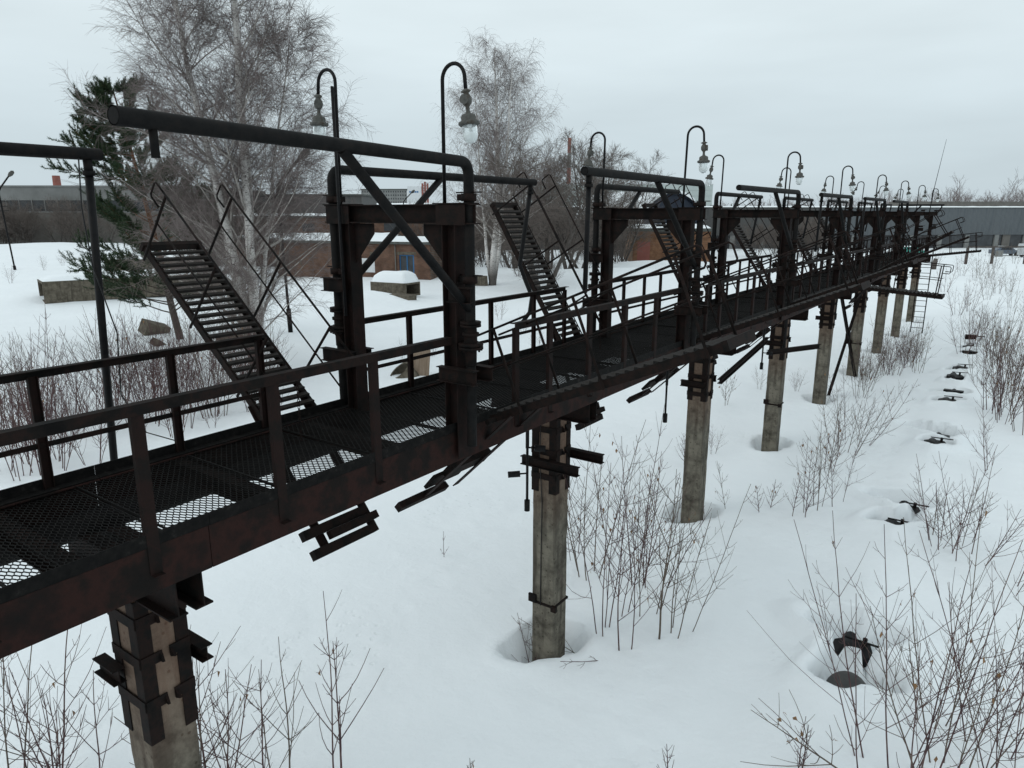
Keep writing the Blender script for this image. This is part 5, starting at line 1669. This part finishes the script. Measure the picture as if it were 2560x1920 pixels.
# ================================================================== saplings and shoots
def shoot_mesh(seed, H, stems, spread, lean=(0, 0), tr=0.0032, leaves=0, pairs=7, base_r=0.011):
    """maple shoots: straight stems with opposite side twigs"""
    rg = random.Random(seed)
    ST = Twigs(seed); LF = MB()
    def twig(p, d, ln, r, lvl):
        tp = path(rg, p, d, ln, 4, 0.08, 0.13)
        ST.add(tp, r, max(0.0020, r*0.5), 3)
        if lvl < 2:
            npair = max(2, int(pairs*ln/(H*0.5))) if lvl == 0 else rg.randint(0, 2)
            az = rg.uniform(0, PI)
            for k in range(npair):
                q = 0.15+0.80*(k+0.5*rg.random())/npair
                p2, d2 = along(tp, q); az += PI/2 + rg.uniform(-.2, .2)
                for s in (0, PI):
                    if rg.random() < 0.12: continue
                    twig(p2, side_dir(rg, d2, R(rg.uniform(35, 58)), az+s), ln*0.42*(1.05-q*0.6)*rg.uniform(0.4, 1.15), max(0.0026, r*0.6), lvl+1)
        elif leaves and rg.random() < leaves:
            c = Vector(tp[-1]); a = Vector(vrand(rg))*0.035; b = Vector(vrand(rg))*0.02
            LF.add([c, c-Vector((0, 0, 0.03))+a, c-Vector((0, 0, 0.085)), c-Vector((0, 0, 0.03))+b], [(0, 1, 2, 3)])
    for s in range(stems):
        a = 2*PI*(s+rg.random())/stems
        o_ = np.array([spread*0.25*math.cos(a), spread*0.25*math.sin(a), -0.15])
        d = np.array([lean[0]+spread*0.50*math.cos(a)*rg.uniform(0.2, 1), lean[1]+spread*0.50*math.sin(a)*rg.uniform(0.2, 1), 1.0])
        L_ = H*rg.uniform(0.62, 1.05)
        tp = path(rg, o_, d, L_, 9, 0.045, 0.03)
        r = base_r*rg.uniform(0.6, 1.0)
        ST.add(tp, r, 0.0034, 5)
        npair = int(pairs*rg.uniform(0.8, 1.2))
        az = rg.uniform(0, PI)
        for k in range(npair):
            q = 0.22+0.74*(k+0.4*rg.random())/npair
            p2, d2 = along(tp, q); az += PI/2 + rg.uniform(-.25, .25)
            for sd in (0, PI):
                if rg.random() < 0.15: continue
                twig(p2, side_dir(rg, d2, R(rg.uniform(34, 60)), az+sd), H*0.46*(1.15-q)*rg.uniform(0.35, 1.2), max(0.0034, r*0.55*(1.15-q*0.6)), 1)
    me = ST.mesh('stems', M['shoot'] if seed % 3 else M['shoot2'])
    lf = LF.mesh('leaves', M['leaf']) if LF.v else None
    return me, lf


def shrub(name, x, y, meshes, rot, sc, lab, group, tilt=(0, 0)):
    t = empty(name, (x, y, ground_z(x, y)-0.03), (tilt[0], tilt[1], rot))
    t.scale = (sc, sc, sc)
    inst('stems', meshes[0], t)
    if meshes[1] is not None: inst('dry_leaves', meshes[1], t)
    tag(t, lab, 'shrub', group)
    return t


G1 = 'bare saplings round the columns'
near = [
    (1425, 1385, 4.0, 1, 0.05, (0, 0), 0.1, 'tall dark straight sapling, tallest right of second column', 9, 0.024),
    (1352, 1415, 2.9, 2, 0.4, (0.0, 0), 0.1, 'pale forked sapling standing in front between second and third columns', 7, 0.014),
    (1305, 1372, 3.2, 4, 0.5, (0, 0), 0.15, 'sapling clump just right of the second column foot', 6, 0.012),
    (1272, 1250, 3.3, 5, 0.7, (-0.1, 0), 0.1, 'dark sapling clump behind the second column', 6, 0.015),
    (1375, 1265, 3.4, 4, 0.5, (0, 0), 0.2, 'pale sapling clump behind the tall dark sapling', 6, 0.013),
    (1412, 1270, 2.6, 3, 0.7, (0.25, 0), 0.2, 'leaning thin sapling behind the tall dark sapling', 7, 0.012),
    (1468, 1370, 3.0, 4, 0.6, (0.18, 0.08), 0.05, 'sapling clump nearest the foot of the third column', 6, 0.012),
    (1322, 1180, 2.6, 3, 0.5, (0, 0), 0.0, 'small thin saplings far behind the second column', 7, 0.010),
    (1338, 1330, 2.8, 2, 0.5, (-0.05, 0), 0.1, 'thin saplings in the middle of the group right of second column', 7, 0.011),
    (1395, 1330, 2.9, 2, 0.6, (0.1, 0.1), 0.1, 'bent sapling beside the tall dark one', 7, 0.012),
    (1235, 1210, 2.4, 3, 0.6, (-0.1, 0), 0.0, 'low sapling clump showing left of the second column', 6, 0.010),
]
for k, (u, v, H, n_, sp_, ln, lv, lab, pr_, br_) in enumerate(near):
    x_, y_ = gp(u, v)
    shrub('bare_sapling', x_, y_, shoot_mesh(300+k, H, n_, sp_, ln, leaves=lv, pairs=pr_, base_r=br_), 0, 1, lab, G1)
# branches leaning out of the melt pit
x_, y_ = gp(1162, 1425); shrub('fallen_branch', x_, y_, shoot_mesh(341, 1.5, 2, 0.2, (0, 0), pairs=5), 0, 1, 'leaning bare branch at left of the second column foot', G1, tilt=(R(-30), R(-48)))
x_, y_ = gp(1255, 1390); shrub('fallen_branch', x_, y_, shoot_mesh(342, 1.6, 1, 0.1, (0, 0), pairs=6), 0, 1, 'leaning bare branch crossing the second column foot', G1, tilt=(R(20), R(-58)))
x_, y_ = gp(1300, 1432); shrub('fallen_branch', x_, y_, shoot_mesh(343, 1.1, 1, 0.1, (0, 0), pairs=4), 0, 1, 'fallen bare twig on the snow below the second column', G1, tilt=(R(62), R(-60)))

G2 = 'bare shrubs at lower right'
right = [(1900, 1690, 3.2, 5, 1.0, 'bushy bare shrub in front of the nearest snow hole'), (1968, 1710, 3.5, 5, 0.85, 'tall bare shrub right of the nearest snow hole'), (2045, 1690, 3.6, 6, 1.05, 'dense bare shrub at the lower right'),
         (2130, 1640, 2.9, 4, 0.9, 'bare shrub at the lower right edge'), (2195, 1720, 3.2, 5, 0.9, 'bare shrub in the lower right corner'), (2010, 1560, 2.0, 3, 0.5, 'smaller bare shrub behind the dense lower right shrub'),
         (1725, 1690, 1.0, 2, 0.2, 'small upright shoot at the bottom edge left of the shrubs'), (1448, 1690, 0.9, 1, 0.1, 'tiny shoot at the bottom edge below the third column'), (1020, 1690, 0.8, 1, 0.1, 'tiny shoot at the bottom centre edge'),
         (2040, 1190, 2.4, 6, 0.9, 'many stemmed bare shrub right of the middle snow holes'), (2090, 1215, 2.3, 5, 1.0, 'bare shrub beside the many stemmed one at right'), (2075, 1175, 1.8, 3, 0.7, 'bare shrub behind the many stemmed one at right'), (2170, 1280, 1.7, 2, 0.9, 'sparse leaning shrub at the right edge'),
         (2150, 1020, 2.3, 2, 0.7, 'tall forked bare shrub above the middle right shrubs'), (2000, 1180, 1.2, 2, 1.1, 'low spreading twigs over the middle snow hole'), (2185, 880, 1.8, 3, 0.5, 'bare shrub at right edge below the thicket')]
for k, (u, v, H, n_, sp_, lab) in enumerate(right):
    x_, y_ = gp(u, v)
    shrub('bare_shrub', x_, y_, shoot_mesh(400+k, H, n_, sp_, (0, 0), leaves=0.06 if v > 1500 else 0.0, pairs=6, base_r=0.0115), 0, 1, lab, G2)
x_, y_ = gp(1830, 1690); shrub('leaning_branch', x_, y_, shoot_mesh(450, 2.6, 1, 0.05, (0, 0), pairs=6, leaves=0.2, base_r=0.013), YAW, 1, 'long bare branch leaning left at the bottom right', G2, tilt=(R(8), R(-52)))

G3 = 'bare shrubs along the column line'
mid = [(1745, 1118, 2.6, 2, 0.5, 'pale forked shrub right of the fourth column'), (1768, 1102, 2.7, 3, 0.5, 'tall shrub beside the pale forked one'), (1815, 1095, 1.8, 2, 0.9, 'arching shrub right of the tall column shrubs'), (1715, 1112, 1.2, 2, 0.8, 'low arching shrub left of the tall column shrubs'),
       (1822, 985, 2.5, 6, 1.0, 'dense dark shrub between fourth and fifth columns'), (1848, 960, 2.5, 6, 1.1, 'wide dark shrub between fourth and fifth columns'), (1790, 1020, 1.9, 3, 0.4, 'upright shrub behind the pale forked one'),
       (1590, 1115, 1.6, 1, 0.9, 'thin leaning shoot right of the third column'), (1660, 1110, 1.3, 2, 0.8, 'leaning shoots below the fourth column'), (1480, 1010, 1.5, 2, 0.4, 'thin shoots just right of the second hanging rod'), (1570, 890, 1.6, 2, 0.3, 'single thin weed shoot left of the fourth column')]
for k, (u, v, H, n_, sp_, lab) in enumerate(mid):
    x_, y_ = gp(u, v)
    shrub('bare_shrub', x_, y_, shoot_mesh(500+k, H, n_, sp_, (0.08, 0), leaves=0.08, pairs=8, base_r=0.011), 0, 1, lab, G3)

G4 = 'bare shrubs at lower left'
for k, (u, v, H, n_, sp_, lab) in enumerate([(20, 1740, 2.6, 4, 0.5, 'bare shrub at the bottom left corner'), (110, 1730, 2.7, 4, 0.5, 'bare shrub left of the nearest column'), (185, 1740, 2.3, 3, 0.5, 'bare shrub against the nearest column'), (415, 1760, 2.9, 3, 0.4, 'tall bare shrub right of the nearest column'),
                                             (480, 1730, 2.9, 3, 0.45, 'tall bare shrub, second right of the nearest column'), (545, 1750, 2.6, 3, 0.5, 'bare shrub, third right of the nearest column'), (620, 1740, 2.4, 2, 0.5, 'bare shrub, fourth right of the nearest column'), (735, 1710, 2.7, 2, 0.25, 'slim twin shoots standing alone at the bottom')]):
    x_, y_ = gp(u, v)
    shrub('bare_shrub', x_, y_, shoot_mesh(600+k, H, n_, sp_, (0, 0), leaves=0.04, pairs=6, base_r=0.0155), 0, 1, lab, G4)
x_, y_ = gp(957, 1222); shrub('bare_shoot', x_, y_, shoot_mesh(640, 0.75, 1, 0.1, (0, 0), pairs=2, base_r=0.008), 0, 1, 'tiny forked shoot alone on the snow below the walkway', G4)

# shrub field behind the walkway on the left, and the thickets along the right side
var = [shoot_mesh(700+k, 3.5, 5, 0.75, (0, 0), pairs=7, base_r=0.015, leaves=0.02) for k in range(5)]
rg = random.Random(21)
fld = []
for k in range(58):
    u = rg.uniform(-30, 570)
    v = 1035 - 0.27*u + rg.uniform(-110, 20)
    fld.append((u, v, rg.uniform(0.75, 1.2)))
fld.sort()
for k, (u, v, sc) in enumerate(fld):
    x_, y_ = gp(u, v)
    shrub('bare_shrub', x_, y_, var[rg.randrange(5)], rg.uniform(0, 6.3), sc, 'bare upright shrub in the field behind the left railing, '+nth(k+1)+' from the left', 'shrub field behind the left railing')
var2 = [shoot_mesh(720+k, 2.8, 6, 0.75, (0, 0), pairs=5, base_r=0.014, leaves=0.08, tr=0.004) for k in range(4)]
pts_ = []
for k in range(26):
    u = rg.uniform(2065, 2240); v = rg.uniform(640, 940)
    if u < 2110 and v > 820: continue
    pts_.append((v, u))
pts_.sort()
for k, (v, u) in enumerate(pts_):
    x_, y_ = gp(u, v)
    shrub('bare_shrub', x_, y_, var2[rg.randrange(4)], rg.uniform(0, 6.3), rg.uniform(0.8, 1.2), 'bare shrub in the thicket along the right edge, '+nth(k+1)+' from its far end', 'thicket along the right edge')
pts_ = []
for k in range(18):
    u = rg.uniform(1850, 1985); v = 845 - (u-1855)*0.45 + rg.uniform(-30, 30)
    pts_.append((u, v))
pts_.sort()
for k, (u, v) in enumerate(pts_):
    x_, y_ = gp(u, v)
    shrub('bare_shrub', x_, y_, var2[rg.randrange(4)], rg.uniform(0, 6.3), rg.uniform(0.6, 0.9), 'bare shrub in the clump right of the sixth column, '+nth(k+1)+' from the left', 'clump beside the far columns')
pts_ = sorted((rg.uniform(1990, 2200), rg.uniform(575, 650)) for k in range(12))
for k, (u, v) in enumerate(pts_):
    x_, y_ = gp(u, v)
    shrub('bare_shrub', x_, y_, var2[rg.randrange(4)], rg.uniform(0, 6.3), rg.uniform(0.8, 1.2), 'bare shrub on the snow below the far gangways, '+nth(k+1)+' from the left', 'shrubs beyond the far gangways')
WL = ['beside the hose end of the nearest portal', 'below the raised gangway of the second portal', 'just left of the plywood board', 'just right of the plywood board', 'before the concrete box', 'at the foot of the weeping birch', 'at the left edge before the concrete trough', 'near the foot of the left street lamp', 'right of the left street lamp', 'behind the near left gangway foot', 'behind the left railing posts', 'left of the third column', 'between third and fourth columns', 'left of the fifth column']
for k, (u, v, sc) in enumerate([(1160, 760, 0.42), (1130, 720, 0.45), (870, 775, 0.32), (935, 770, 0.35), (1000, 760, 0.4), (1080, 690, 0.5), (30, 650, 0.5), (100, 610, 0.5), (140, 600, 0.5), (600, 900, 0.4), (460, 930, 0.4), (1540, 985, 0.3), (1640, 850, 0.3), (1720, 850, 0.35)]):
    x_, y_ = gp(u, v)
    shrub('dry_weed', x_, y_, var[k % 5], k*1.3, sc, 'small dry weed on open snow '+WL[k], 'scattered dry weeds')
